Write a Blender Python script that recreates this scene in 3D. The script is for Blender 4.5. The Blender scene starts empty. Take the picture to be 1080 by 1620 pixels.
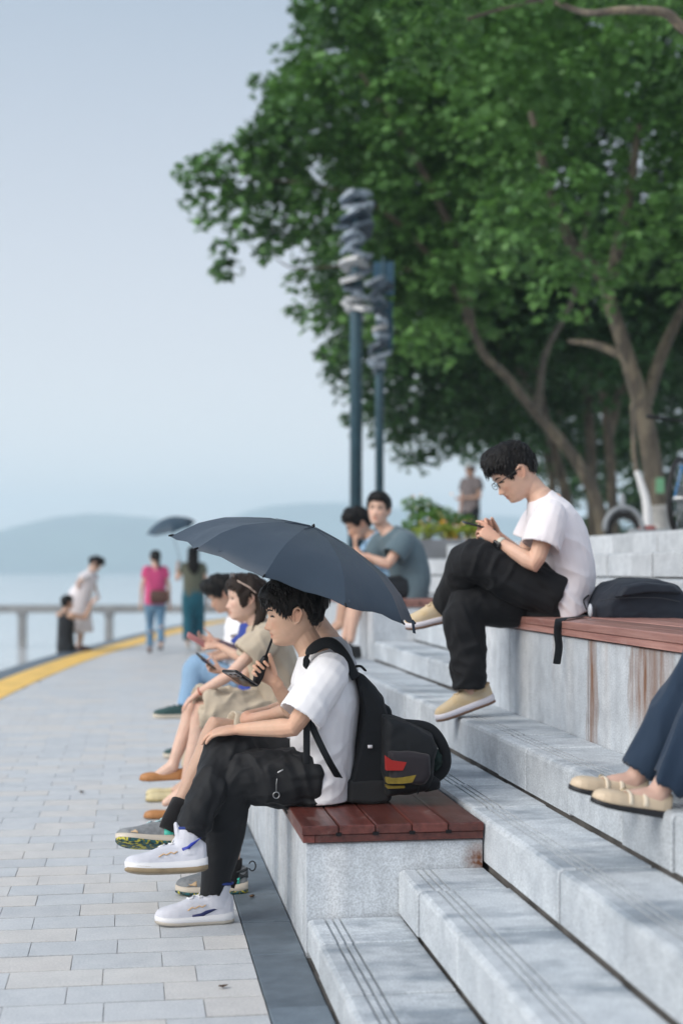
import bpy, math, random
import numpy as np
from mathutils import Vector, noise as mnoise
random.seed(7); RNG = np.random.default_rng(7)
scn = bpy.context.scene
COL = scn.collection
# ------------------------------------------------------------------ camera
F = 2250.0; HZ = 905.0; CH = 1.307; YAW = math.atan(325 / F)
CS, SN = math.cos(YAW), math.sin(YAW)
cd = bpy.data.cameras.new('camera'); cam = bpy.data.objects.new('camera', cd); COL.objects.link(cam)
cam.location = (0, 0, CH); cam.rotation_euler = (math.pi / 2, 0, -YAW)
cd.sensor_fit = 'VERTICAL'; cd.sensor_height = 36; cd.lens = 50; cd.shift_y = 95 / 1620
cd.clip_start = 0.1; cd.clip_end = 9000
cd.dof.use_dof = True; cd.dof.focus_distance = 5.38; cd.dof.aperture_fstop = 1.6
scn.camera = cam
# ------------------------------------------------------------------ sky, sun, exposure
world = bpy.data.worlds.new("World"); scn.world = world; world.use_nodes = True
wn = world.node_tree; wn.nodes.clear()
def N(nt, t, **kw):
    n = nt.nodes.new(t)
    for k, v in kw.items(): setattr(n, k, v)
    return n
out = N(wn, 'ShaderNodeOutputWorld')
sky = N(wn, 'ShaderNodeTexSky', sky_type='NISHITA', sun_disc=False)
sky.sun_elevation = math.radians(38); sky.sun_rotation = math.radians(243)
sky.dust_density = 4.0; sky.air_density = 1.0; sky.ozone_density = 2.0
bg1 = N(wn, 'ShaderNodeBackground'); bg1.inputs[1].default_value = 0.05
wn.links.new(sky.outputs[0], bg1.inputs[0])
tc = N(wn, 'ShaderNodeTexCoord'); sp = N(wn, 'ShaderNodeSeparateXYZ')
wn.links.new(tc.outputs['Generated'], sp.inputs[0])
rmp = N(wn, 'ShaderNodeValToRGB')
e = rmp.color_ramp.elements
e[0].position = 0.0; e[0].color = (1.03, 0.92, 0.88, 1)
e[1].position = 1.0; e[1].color = (0.43, 0.485, 0.54, 1)
x = e.new(0.16); x.color = (0.69, 0.645, 0.635, 1)
x = e.new(0.06); x.color = (0.88, 0.81, 0.785, 1)
x = e.new(0.40); x.color = (0.355, 0.40, 0.44, 1)
wn.links.new(sp.outputs[2], rmp.inputs[0])
nz = N(wn, 'ShaderNodeTexNoise'); nz.inputs['Scale'].default_value = 1.6; nz.inputs['Detail'].default_value = 3
wn.links.new(tc.outputs['Generated'], nz.inputs[0])
mr = N(wn, 'ShaderNodeMapRange'); mr.inputs[3].default_value = 0.93; mr.inputs[4].default_value = 1.07
wn.links.new(nz.outputs[0], mr.inputs[0])
vm = N(wn, 'ShaderNodeVectorMath', operation='SCALE')
wn.links.new(rmp.outputs[0], vm.inputs[0]); wn.links.new(mr.outputs[0], vm.inputs['Scale'])
bg2 = N(wn, 'ShaderNodeBackground'); bg2.inputs[1].default_value = 0.655
wn.links.new(vm.outputs[0], bg2.inputs[0])
ad = N(wn, 'ShaderNodeAddShader')
wn.links.new(bg1.outputs[0], ad.inputs[0]); wn.links.new(bg2.outputs[0], ad.inputs[1]); wn.links.new(ad.outputs[0], out.inputs[0])
sd = bpy.data.lights.new('sun', 'SUN'); sun = bpy.data.objects.new('sun', sd); COL.objects.link(sun)
sd.energy = 1.5; sd.angle = math.radians(40); sd.color = (1.0, 0.96, 0.9)
SUND = Vector((-0.92, -0.48, 0.82)).normalized()
sun.rotation_euler = SUND.to_track_quat('Z', 'Y').to_euler()
scn.view_settings.view_transform = 'Standard'; scn.view_settings.look = 'None'
scn.view_settings.exposure = 0.50; scn.view_settings.gamma = 1.0
try: scn.view_settings.use_curve_mapping = False
except Exception: pass
scn.render.engine = 'CYCLES'
scn.cycles.volume_bounces = 3
scn.cycles.max_bounces = 6; scn.cycles.diffuse_bounces = 3; scn.cycles.transparent_max_bounces = 8
scn.cycles.use_denoising = True
# ------------------------------------------------------------------ placing helpers
def W(px, py, Y):
    """world point in the plane y=Y that the photograph shows at (px, py)"""
    q = (px - 540) / F
    X = Y * (q * CS + SN) / (CS - q * SN)
    Z = X * SN + Y * CS
    return np.array((X, Y, CH - (py - HZ) / F * Z))
def D(px, py, Zc):
    """world point at camera depth Zc"""
    xc = (px - 540) / F * Zc
    return np.array((xc * CS + Zc * SN, Zc * CS - xc * SN, CH - (py - HZ) / F * Zc))
def G(px, py, z=0.0):
    return D(px, py, (CH - z) * F / (py - HZ))
# ------------------------------------------------------------------ mesh helpers
class MB:
    def __init__(s): s.v = []; s.f = []; s.mi = []
    def add(s, V, Fc, mi=0):
        o = len(s.v); s.v.extend([tuple(map(float, p)) for p in V])
        for f in Fc: s.f.append(tuple(int(i) + o for i in f)); s.mi.append(mi)
    def box(s, a, b, mi=0, bev=0.0):
        (x0, y0, z0), (x1, y1, z1) = a, b
        if bev <= 0:
            V = [(x0,y0,z0),(x1,y0,z0),(x1,y1,z0),(x0,y1,z0),(x0,y0,z1),(x1,y0,z1),(x1,y1,z1),(x0,y1,z1)]
            s.add(V, [(0,3,2,1),(4,5,6,7),(0,1,5,4),(1,2,6,5),(2,3,7,6),(3,0,4,7)], mi)
        else:
            c = bev
            V = [(x0,y0,z0),(x1,y0,z0),(x1,y1,z0),(x0,y1,z0),
                 (x0,y0,z1-c),(x1,y0,z1-c),(x1,y1,z1-c),(x0,y1,z1-c),
                 (x0+c,y0+c,z1),(x1-c,y0+c,z1),(x1-c,y1-c,z1),(x0+c,y1-c,z1)]
            Q = [(0,3,2,1),(8,9,10,11)]
            for i in range(4):
                j = (i+1) % 4
                Q += [(i,j,4+j,4+i),(4+i,4+j,8+j,8+i)]
            s.add(V, Q, mi)
    def rings(s, R, mi=0, cap=True):
        """loft closed rings (list of (n,3))"""
        n = len(R[0]); V = np.concatenate(R); Q = []
        for k in range(len(R) - 1):
            for i in range(n):
                j = (i + 1) % n
                Q.append((k*n+i, k*n+j, (k+1)*n+j, (k+1)*n+i))
        if cap:
            Q.append(tuple(range(n-1, -1, -1))); Q.append(tuple((len(R)-1)*n + i for i in range(n)))
        s.add(V, Q, mi)
    def tube(s, P, R, n=10, mi=0, side=None, rnd=True):
        """tube along points P; R radius or (r_side, r_other) per point"""
        P = np.asarray(P, float)
        if np.isscalar(R): R = [R] * len(P)
        R = [(r, r) if np.isscalar(r) else r for r in R]
        T = np.gradient(P, axis=0); T /= np.linalg.norm(T, axis=1)[:, None] + 1e-12
        ref = np.array(side, float) if side is not None else (np.array((0,0,1.)) if abs(T[0][2]) < .9 else np.array((1.,0,0)))
        rings = []; a = np.linspace(0, 2*math.pi, n, endpoint=False)
        PP = list(P); RR = list(R); TT = list(T)
        if rnd:   # rounded ends
            for end in (0, -1):
                r = min(RR[end]); t = TT[end] * (-1 if end == 0 else 1); p = PP[end]; rr = RR[end]
                e1 = (p + t*r*.55, (rr[0]*.82, rr[1]*.82), TT[end]); e2 = (p + t*r*.92, (rr[0]*.38, rr[1]*.38), TT[end])
                if end == 0:
                    PP = [e2[0], e1[0]] + PP; RR = [e2[1], e1[1]] + RR; TT = [TT[0], TT[0]] + TT
                else:
                    PP += [e1[0], e2[0]]; RR += [e1[1], e2[1]]; TT += [TT[-1], TT[-1]]
        for p, r, t in zip(PP, RR, TT):
            u = ref - t * ref.dot(t); nu = np.linalg.norm(u)
            if nu < 1e-6: u = np.cross(t, (0.3,0.5,0.8)); nu = np.linalg.norm(u)
            u = u / nu; w = np.cross(t, u)
            if side is None: ref = u
            rings.append(p + np.outer(np.cos(a)*r[0], u) + np.outer(np.sin(a)*r[1], w))
        s.rings(rings, mi)
    def ball(s, c, r, n=14, mi=0, basis=None):
        c = np.asarray(c, float); r = (r, r, r) if np.isscalar(r) else r
        B = np.eye(3) if basis is None else np.asarray(basis)
        rings = []; m = max(5, n // 2 + 1)
        for t in np.linspace(-math.pi/2 + .12, math.pi/2 - .12, m):
            a = np.linspace(0, 2*math.pi, n, endpoint=False)
            L = np.stack([np.cos(a)*math.cos(t)*r[0], np.sin(a)*math.cos(t)*r[1], np.full(n, math.sin(t)*r[2])], 1)
            rings.append(c + L @ B)
        s.rings(rings, mi)
    def mesh(s, name, mats=(), smooth=True):
        return mk_mesh(name, s.v, s.f, mats, smooth, s.mi)
    def obj(s, name, mats, parent=None, smooth=True):
        return link(name, s.mesh(name, mats, smooth), parent)
def mk_mesh(name, V, Fc, mats=(), smooth=True, mi=None):
    me = bpy.data.meshes.new(name); me.from_pydata([tuple(v) for v in V], [], [tuple(f) for f in Fc])
    if not isinstance(mats, (list, tuple)): mats = [mats]
    for m in mats: me.materials.append(m)
    if mi is not None and len(mats) > 1: me.polygons.foreach_set('material_index', np.asarray(mi, np.int32))
    if smooth: me.polygons.foreach_set('use_smooth', np.ones(len(me.polygons), bool))
    me.update(); return me
def link(name, me, parent=None):
    o = bpy.data.objects.new(name, me); COL.objects.link(o)
    if parent is not None: o.parent = parent
    return o
def tag(o, label=None, cat=None, group=None, kind=None):
    if label: o['label'] = label
    if cat: o['category'] = cat
    if group: o['group'] = group
    if kind: o['kind'] = kind
    return o
def empty(name, loc, label=None, cat=None, group=None, kind=None):
    o = bpy.data.objects.new(name, None); COL.objects.link(o); o.location = [float(c) for c in loc]
    o.empty_display_size = .1
    return tag(o, label, cat, group, kind)
def keep(o, root):
    """parent without moving (mesh is in world coordinates)"""
    o.parent = root; o.location = -root.location
    return o
def nz3(P, scale, seed=0, oct=3):
    """smooth pseudo noise of points, about -1..1"""
    r = np.random.default_rng(seed); P = np.asarray(P, float) * scale; o = np.zeros(len(P)); amp = 1; tot = 0
    for k in range(oct):
        d = r.normal(size=(5, 3)); ph = r.uniform(0, 6.28, (5, 2))
        w = P + .35*np.sin(P[:, [1,2,0]]*1.7 + ph[:3, 0])
        for i in range(5): o += amp*np.sin(w @ (d[i]/np.linalg.norm(d[i]))*3.0 + ph[i, 0])/3.0
        tot += amp; amp *= .5; P = P*2.05 + 3.1
    return o / tot
def remesh(mb, voxel, smooth=4, fac=.5):
    me = bpy.data.meshes.new('tmp'); me.from_pydata(mb.v, [], mb.f); o = bpy.data.objects.new('tmp', me); COL.objects.link(o)
    m = o.modifiers.new('r', 'REMESH'); m.mode = 'VOXEL'; m.voxel_size = voxel
    if smooth:
        m = o.modifiers.new('s', 'SMOOTH'); m.iterations = smooth; m.factor = fac
    dg = bpy.context.evaluated_depsgraph_get(); ev = o.evaluated_get(dg); m2 = bpy.data.meshes.new_from_object(ev)
    n = len(m2.vertices); V = np.empty(n*3); m2.vertices.foreach_get('co', V); V = V.reshape(-1, 3)
    NN = np.empty(n*3); m2.vertices.foreach_get('normal', NN); NN = NN.reshape(-1, 3)
    bpy.data.objects.remove(o); bpy.data.meshes.remove(me)
    return m2, V, NN
def finish(m2, V, name, mats, parent, col=None):
    m2.vertices.foreach_set('co', V.ravel()); m2.name = name; m2.materials.clear()
    for m in (mats if isinstance(mats, (list, tuple)) else [mats]): m2.materials.append(m)
    m2.polygons.foreach_set('use_smooth', np.ones(len(m2.polygons), bool))
    if col is not None:
        at = m2.color_attributes.new('Col', 'FLOAT_COLOR', 'POINT')
        c = np.ones((len(V), 4)); c[:, :3] = col; at.data.foreach_set('color', c.ravel().astype(np.float32))
    m2.update(); o = link(name, m2)
    return keep(o, parent) if parent is not None else o
# ------------------------------------------------------------------ materials
MATS = {}
def mat(name, color=(.5,.5,.5), rough=.6, metal=0.0, spec=.5, bump=0.0, bscale=40, vary=0.0, vscale=6, color2=None, attr=None, sss=0.0, sheen=0.0, coord='Object', stretch=None, detail=4):
    if name in MATS: return MATS[name]
    m = bpy.data.materials.new(name); m.use_nodes = True; nt = m.node_tree; b = nt.nodes['Principled BSDF']
    b.inputs['Roughness'].default_value = rough; b.inputs['Metallic'].default_value = metal
    b.inputs['Specular IOR Level'].default_value = spec
    b.inputs['Base Color'].default_value = (*color, 1)
    tcn = N(nt, 'ShaderNodeTexCoord'); src = tcn.outputs[coord]
    if stretch:
        mp = N(nt, 'ShaderNodeMapping'); mp.inputs['Scale'].default_value = stretch
        nt.links.new(src, mp.inputs[0]); src = mp.outputs[0]
    if attr:
        a = N(nt, 'ShaderNodeVertexColor', layer_name=attr); nt.links.new(a.outputs[0], b.inputs['Base Color'])
    elif vary > 0 or color2:
        n = N(nt, 'ShaderNodeTexNoise'); n.inputs['Scale'].default_value = vscale; n.inputs['Detail'].default_value = detail
        nt.links.new(src, n.inputs[0])
        r = N(nt, 'ShaderNodeValToRGB'); c2 = color2 or tuple(c*(1-vary) for c in color)
        r.color_ramp.elements[0].position = .35; r.color_ramp.elements[1].position = .65
        r.color_ramp.elements[0].color = (*c2, 1); r.color_ramp.elements[1].color = (*[min(1, c*(1+vary*.5)) for c in color], 1)
        nt.links.new(n.outputs[0], r.inputs[0]); nt.links.new(r.outputs[0], b.inputs['Base Color'])
    if bump > 0:
        n = N(nt, 'ShaderNodeTexNoise'); n.inputs['Scale'].default_value = bscale; n.inputs['Detail'].default_value = 3
        nt.links.new(src, n.inputs[0]); bp = N(nt, 'ShaderNodeBump'); bp.inputs['Strength'].default_value = bump; bp.inputs['Distance'].default_value = .01
        nt.links.new(n.outputs[0], bp.inputs['Height']); nt.links.new(bp.outputs[0], b.inputs['Normal'])
    if sss > 0:
        b.inputs['Subsurface Weight'].default_value = sss; b.inputs['Subsurface Radius'].default_value = (1.0, .35, .2); b.inputs['Subsurface Scale'].default_value = .012
    if sheen > 0: b.inputs['Sheen Weight'].default_value = sheen; b.inputs['Sheen Roughness'].default_value = .5
    MATS[name] = m; return m
def ramp(nt, fac, stops):
    r = N(nt, 'ShaderNodeValToRGB'); el = r.color_ramp.elements
    for k, (p, c) in enumerate(stops):
        q = el[k] if k < 2 else el.new(p)
        q.position = p; q.color = (*c, 1) if len(c) == 3 else c
    nt.links.new(fac, r.inputs[0]); return r.outputs[0]
def mixc(nt, fac, a, b, mode='MIX'):
    n = N(nt, 'ShaderNodeMix', data_type='RGBA', blend_type=mode)
    for s, v in ((0, fac), (6, a), (7, b)):
        if isinstance(v, (int, float)): n.inputs[s].default_value = v
        elif isinstance(v, tuple): n.inputs[s].default_value = (*v, 1)
        else: nt.links.new(v, n.inputs[s])
    return n.outputs[2]
def math_(nt, op, a, b=None, c=None):
    n = N(nt, 'ShaderNodeMath', operation=op)
    for i, v in enumerate((a, b, c)):
        if v is None: continue
        if isinstance(v, (int, float)): n.inputs[i].default_value = v
        else: nt.links.new(v, n.inputs[i])
    return n.outputs[0]
def noise_(nt, src, scale, detail=4, rough=.55, mapscale=None):
    if mapscale:
        mp = N(nt, 'ShaderNodeMapping'); mp.inputs['Scale'].default_value = mapscale; nt.links.new(src, mp.inputs[0]); src = mp.outputs[0]
    n = N(nt, 'ShaderNodeTexNoise'); n.inputs['Scale'].default_value = scale; n.inputs['Detail'].default_value = detail; n.inputs['Roughness'].default_value = rough
    nt.links.new(src, n.inputs[0]); return n.outputs[0]
def newmat(name):
    m = bpy.data.materials.new(name); m.use_nodes = True; MATS[name] = m
    return m, m.node_tree, m.node_tree.nodes['Principled BSDF']
def bump_(nt, b, h, strength=.3, dist=.01):
    bp = N(nt, 'ShaderNodeBump'); bp.inputs['Strength'].default_value = strength; bp.inputs['Distance'].default_value = dist
    nt.links.new(h, bp.inputs['Height']); nt.links.new(bp.outputs[0], b.inputs['Normal'])
def rnd_(nt):
    oi = N(nt, 'ShaderNodeObjectInfo'); ge = N(nt, 'ShaderNodeNewGeometry')
    return math_(nt, 'FRACT', math_(nt, 'ADD', oi.outputs['Random'], ge.outputs['Random Per Island']))
def wpos(nt): return N(nt, 'ShaderNodeNewGeometry').outputs['Position']
# ================================================================== SETTING
# granite: speckle + damp patches
def granite(name, base, damp, speck=.24, dampamt=.5, panel=0.12, streak=False, rust=False):
    m, nt, b = newmat(name); P = wpos(nt)
    sp_ = noise_(nt, P, 160, 2); big = noise_(nt, P, 3.4, 6, .66, (.42, 1, 1)); fine = noise_(nt, P, 14, 4)
    r = rnd_(nt)
    upz = N(nt, 'ShaderNodeSeparateXYZ'); nt.links.new(N(nt, 'ShaderNodeNewGeometry').outputs['True Normal'], upz.inputs[0])
    wet = ramp(nt, big, [(.40, (1,1,1)), (.40 + .22*dampamt + .03, (0,0,0))])          # water lies on level faces, hardly on upright ones
    wet = math_(nt, 'MULTIPLY', wet, math_(nt, 'ADD', math_(nt, 'MULTIPLY', math_(nt, 'MAXIMUM', upz.outputs[2], 0), .75), .14)); c = mixc(nt, wet, base, damp)
    if streak:
        st = noise_(nt, P, 1.0, 5, .6, (9, 9, .5)); c = mixc(nt, math_(nt, 'MULTIPLY', ramp(nt, st, [(.42, (0,0,0)), (.62, (1,1,1))]), .40), c, tuple(x*.66 for x in base))
        st2 = noise_(nt, P, 1.0, 3, .5, (5, 5, .3)); c = mixc(nt, math_(nt, 'MULTIPLY', ramp(nt, st2, [(.52, (0,0,0)), (.66, (1,1,1))]), .6), c, (.86, .88, .90))
    c = mixc(nt, min(1, speck*2.6), c, ramp(nt, sp_, [(.34, (.48,.49,.50)), (.64, (1.0,1.0,1.0))]), 'MULTIPLY')
    c = mixc(nt, .55, c, ramp(nt, fine, [(.3, (.62,.63,.65)), (.65, (1.0,1.0,1.0))]), 'MULTIPLY')
    v = N(nt, 'ShaderNodeHueSaturation'); nt.links.new(c, v.inputs['Color'])
    nt.links.new(math_(nt, 'ADD', math_(nt, 'MULTIPLY', r, panel*2), 1 - panel), v.inputs['Value']); c = v.outputs[0]
    if rust:
        for (y0, w, z0, z1, amt) in RUST:
            xyz = N(nt, 'ShaderNodeSeparateXYZ'); nt.links.new(P, xyz.inputs[0])
            wob = math_(nt, 'MULTIPLY', math_(nt, 'SUBTRACT', noise_(nt, P, 3.0, 5, .65, (3, 3, .8)), .5), w*2.6)
            d = math_(nt, 'ABSOLUTE', math_(nt, 'ADD', math_(nt, 'SUBTRACT', xyz.outputs[1], y0), wob))
            k = math_(nt, 'SUBTRACT', 1, math_(nt, 'SMOOTHSTEP', 0, w, d)) if False else math_(nt, 'MAXIMUM', math_(nt, 'SUBTRACT', 1, math_(nt, 'DIVIDE', d, w)), 0)
            mrn = N(nt, 'ShaderNodeMapRange', interpolation_type='SMOOTHSTEP'); mrn.inputs[1].default_value = z0; mrn.inputs[2].default_value = z1
            nt.links.new(xyz.outputs[2], mrn.inputs[0])
            st3 = noise_(nt, P, 1.0, 5, .6, (30, 30, 2.0))
            k = math_(nt, 'MULTIPLY', math_(nt, 'MULTIPLY', math_(nt, 'POWER', k, .6), mrn.outputs[0]), math_(nt, 'MULTIPLY', ramp(nt, st3, [(.3, (.25,.25,.25)), (.6, (1,1,1))]), amt))
            c = mixc(nt, k, c, (.20, .085, .03))
    if rust:     # small rust bloom where the bench end meets the step
        dn = N(nt, 'ShaderNodeVectorMath', operation='DISTANCE'); nt.links.new(P, dn.inputs[0]); dn.inputs[1].default_value = (1.185, 4.83, .31)
        k = math_(nt, 'MULTIPLY', math_(nt, 'MAXIMUM', math_(nt, 'SUBTRACT', 1, math_(nt, 'DIVIDE', dn.outputs['Value'], .075)), 0), math_(nt, 'MULTIPLY', noise_(nt, P, 60, 3), 2.2)); c = mixc(nt, k, c, (.16, .06, .025))
    nt.links.new(c, b.inputs['Base Color'])
    rr = N(nt, 'ShaderNodeMapRange'); nt.links.new(big, rr.inputs[0]); rr.inputs[1].default_value = .35; rr.inputs[2].default_value = .65; rr.inputs[3].default_value = .38; rr.inputs[4].default_value = .75
    nt.links.new(rr.outputs[0], b.inputs['Roughness'])
    bump_(nt, b, sp_, .22, .004)
    return m
# (y, half width, z fade start, z full, amount): rust that has run down the bench wall below its fixings
RUST = [(5.475, .075, .25, .80, 1.0), (4.90, .15, .66, .86, 1.0), (4.72, .12, .70, .95, .8), (6.0, .03, .7, 1.1, .35), (5.30, .02, .7, 1.1, .3), (5.02, .02, .7, 1.1, .3)]
M_STEP = granite('granite_step', (.64, .69, .735), (.27, .325, .385), panel=.10)
M_WALL = granite('granite_wall', (.70, .755, .81), (.45, .50, .55), streak=True, rust=True, dampamt=.9)
M_UPST = granite('granite_upper', (.66, .69, .72), (.50, .54, .58))
M_DARK = granite('dark_granite', (.165, .21, .255), (.085, .12, .155), speck=.10, panel=.22)
m, nt, b = newmat('paver'); P = wpos(nt); r = rnd_(nt)
c = ramp(nt, r, [(0, (.44,.485,.535)), (.35, (.52,.56,.61)), (.58, (.56,.595,.635)), (.66, (.63,.61,.585)), (.88, (.64,.58,.525)), (1.0, (.41,.45,.50))])
c = mixc(nt, .45, c, ramp(nt, noise_(nt, P, 9, 5, .65), [(.3, (.42,.44,.46)), (.7, (.70,.70,.70))]))
c = mixc(nt, .25, c, ramp(nt, noise_(nt, P, 120, 2), [(.35, (.34,.355,.37)), (.65, (.74,.75,.76))]))
c = mixc(nt, 1.0, c, (1.0, 1.0, 1.0), 'MULTIPLY'); nt.links.new(c, b.inputs['Base Color']); b.inputs['Roughness'].default_value = .50; bump_(nt, b, noise_(nt, P, 90, 3), .2, .004)
M_PAVE = m
M_JOINT = mat('joint_sand', (.15,.145,.14), .95, vary=.4, vscale=8)
# ---- wood
def wood(name, c0, c1, rough):
    m, nt, b = newmat(name); P = wpos(nt)
    gr = noise_(nt, P, 1.0, 6, .6, (55, 2.2, 55)); r = rnd_(nt); blot = noise_(nt, P, 5, 4)
    c = ramp(nt, gr, [(.3, c0), (.7, c1)])
    c = mixc(nt, math_(nt, 'MULTIPLY', ramp(nt, noise_(nt, P, 7, 6, .7, (1, .6, 1)), [(.58, (0,0,0)), (.70, (1,1,1))]), .38), c, (.42, .34, .32))
    v = N(nt, 'ShaderNodeHueSaturation'); nt.links.new(c, v.inputs['Color']); nt.links.new(math_(nt, 'ADD', math_(nt, 'MULTIPLY', r, .5), .75), v.inputs['Value'])
    nt.links.new(v.outputs[0], b.inputs['Base Color'])
    mr_ = N(nt, 'ShaderNodeMapRange'); nt.links.new(blot, mr_.inputs[0]); mr_.inputs[3].default_value = rough - .12; mr_.inputs[4].default_value = rough + .22
    nt.links.new(mr_.outputs[0], b.inputs['Roughness']); bump_(nt, b, gr, .25, .003)
    return m
M_WOOD = wood('wet_red_wood', (.062, .017, .014), (.15, .043, .034), .30)
M_WOOD2 = wood('worn_red_wood', (.22, .095, .080), (.40, .215, .18), .36)

# ---- shoreline curve: inner and outer edge of the yellow strip
inner = [G(0,1107), G(78,1070), G(156,1039), G(230,1017), G(288,1000), G(370,982)]
inner = [(-1.95, -6), (-1.93, 4), (-1.72, 10)] + [(p[0], p[1]) for p in inner] + [(5.2, 44.5), (9.5, 51), (16, 57), (30, 64)]
def crom(P, n=6):
    P = np.array(P, float); Q = np.vstack([2*P[0]-P[1], P, 2*P[-1]-P[-2]]); o = []
    for i in range(1, len(Q)-2):
        for t in np.linspace(0, 1, n, endpoint=False):
            a, b_, c_, d = Q[i-1], Q[i], Q[i+1], Q[i+2]
            o.append(.5*((2*b_)+(c_-a)*t+(2*a-5*b_+4*c_-d)*t*t+(3*b_-a-3*c_+d)*t**3))
    o.append(P[-1]); return np.array(o)
CUR = crom(inner, 6)
T_ = np.gradient(CUR, axis=0); T_ /= np.linalg.norm(T_, axis=1)[:, None]; NL = np.stack([-T_[:,1], T_[:,0]], 1)   # towards the water
def offs(d): return CUR + NL*d
def strip(name, d0, d1, z0, z1, m, kind='structure', bottom=None):
    A, B = offs(d0), offs(d1); V = []; Fc = []
    for a, b_ in zip(A, B): V += [(*a, z0), (*b_, z1)]
    n = len(A)
    if bottom is not None:
        for b_ in B: V.append((*b_, bottom))
    for i in range(n-1):
        Fc.append((2*i, 2*i+2, 2*i+3, 2*i+1))
        if bottom is not None: Fc.append((2*i+1, 2*i+3, 2*n+i+1, 2*n+i))
    o = link(name, mk_mesh(name, V, Fc, m, False)); return tag(o, kind=kind)
# promenade bed
V = [(*p, -.014) for p in CUR] + [(34, 64, -.014), (34, -6, -.014)]
prom = tag(link('promenade', mk_mesh('promenade', V, [tuple(range(len(V)-1, -1, -1))], M_JOINT, False)),
           'pale grey block paved lakeside promenade', None, None, 'structure')
M_YEL = mat('yellow_paint', (.88,.55,.12), .6, vary=.15, vscale=3, bump=.1)
strip('yellow_strip', .0, .47, .006, .006, M_YEL)
strip('kerb', .47, .80, .006, .004, M_DARK, bottom=-.95)
strip('landing_stage', .80, 2.0, -.80, -.80, M_STEP, bottom=-1.6)
# pavers: running bond, nearest 300 single
PW, PD = .30, .187
pm = MB(); pm.box((-PW/2+.0011, -PD/2+.0050, -.03), (PW/2-.0011, PD/2-.0050, 0), bev=.0009); PAV = pm.mesh('paver', [M_PAVE], False)
rest = MB(); cand = []
xe = lambda y: np.interp(y, CUR[:,1], CUR[:,0])
for k in range(-14, 215):
    y = 2.6 + k*PD; off = (k % 2)*.15 + random.uniform(-.03, .03) - .02
    xr = .388 if y < 12 else .572 if y < 16.85 else float(np.interp(y, [16.85,20,26,33,40,47], [4.1,4.28,5.2,7.1,10.4,15.8]))
    xx = xr
    i = 0
    first = (.30 - off) if off > .02 else .30
    while xx > xe(y) + .05 and i < 60:
        w = first if i == 0 else PW
        if w > .03:
            zc = (xx-w/2)*SN + y*CS; px = 540 + F*((xx)*CS - y*SN)/zc
            cand.append((zc if px > -60 and y > 2.6 else zc + 100, xx - w/2, y, w))
        xx -= w; i += 1
cand.sort()
npv = 0
for zc, cx, cy, w in cand:
    if npv < 300 and w > .29:
        o = link('paver', PAV, prom); o.location = (cx, cy, random.uniform(-.0006, .0006)); o.rotation_euler = (random.gauss(0,.002), random.gauss(0,.002), random.gauss(0,.002)); npv += 1
    else:
        rest.box((cx-w/2+.0011, cy-PD/2+.0050, -.022), (cx+w/2-.0011, cy+PD/2-.0050, random.uniform(-.0006,.0006)))
o = rest.obj('paving_field', [M_PAVE], prom, False); tag(o, kind='stuff')
# dark drainage slabs along the bench
ds = tag(empty('dark_paving_strip', (0,0,0)), 'strip of dark wet granite slabs at the foot of the bench', None, None, 'structure')
y = .2
while y < 11.8:
    L = random.choice((.45, .6, .6, .75)); b_ = MB(); b_.box((.392, y+.003, -.03), (.572, y+L-.003, random.uniform(-.001,.003)), bev=.003)
    b_.obj('granite_slab', [M_DARK], ds, False); y += L
# ---------------------------------------------------------------- stone steps
ST = {1:(.575,.120),2:(.90,.283),3:(1.20,.452),4:(1.485,.630),5:(1.80,.775),6:(2.11,.935),7:(2.42,1.095),8:(2.75,1.265),9:(3.10,1.432),10:(3.72,1.605)}
TOPZ = 1.605
steps = tag(empty('stone_steps', (0,0,0)), 'broad granite terrace steps facing the lake', None, None, 'structure')
_bl = {}
def block_mesh(depth, h, L, upper):
    key = (round(depth,3), round(h,3), round(L,3), upper)
    if key in _bl: return _bl[key]
    g = .005; prof = [(.022,-h),(.022,-h+.010),(0,-h+.012),(0,-.018),(.004,-.006),(.016,0)]
    if not upper:
        for gx in (.055, .080, .105): prof += [(gx,0),(gx+.0004,-.014),(gx+.0086,-.014),(gx+.009,0)]
    prof += [(depth,0),(depth,-h)]
    prof = np.array(prof); mb = MB(); R = []
    for yy, ins in ((.0036,.0035),(.0072,.0),(L-.0072,.0),(L-.0036,.0035)):
        R.append(np.array([(p[0]+(ins if p[0] < .02 else 0), yy, p[1]-(ins if p[1] > -h+.001 else 0)) for p in prof]))
    mb.rings([r_[::-1] for r_ in R]); _bl[key] = mb.mesh('step_block', [M_UPST if upper else M_STEP], False); return _bl[key]
def step_row(n, ya, yb, L=.55, start=None):
    x0, z = ST[n]; x1 = ST[n+1][0] if n < 10 else x0 + .45
    h = z - (ST[n-1][1] if n > 1 else 0); up = n >= 7
    y = ya
    while y < yb - .02:
        l = min(L if random.random() < .8 else L*.75, yb - y)
        if yb - y - l < .15: l = yb - y
        me = block_mesh(x1 - x0 - .004, h - .004, round(l, 2), up)
        o = link('step_block', me, steps); o.location = (x0 + random.gauss(0,.0028), y, z + random.gauss(0,.0016))
        o.scale = (1, l/round(l,2), 1); y += l
LB0, LB1 = 4.83, 11.9       # lower bench
UA1, UB0, UB1 = 7.72, 10.75, 16.0
for n in (1, 2): step_row(n, 1.2, LB0 - .004); step_row(n, LB1+.004, 16.5)
for n in (3, 4): step_row(n, 1.2, 16.5)
for n in (5, 6): step_row(n, UA1+.004, UB0-.004)
for n in (7, 8, 9, 10): step_row(n, 1.2, 16.5, .48)
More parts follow.
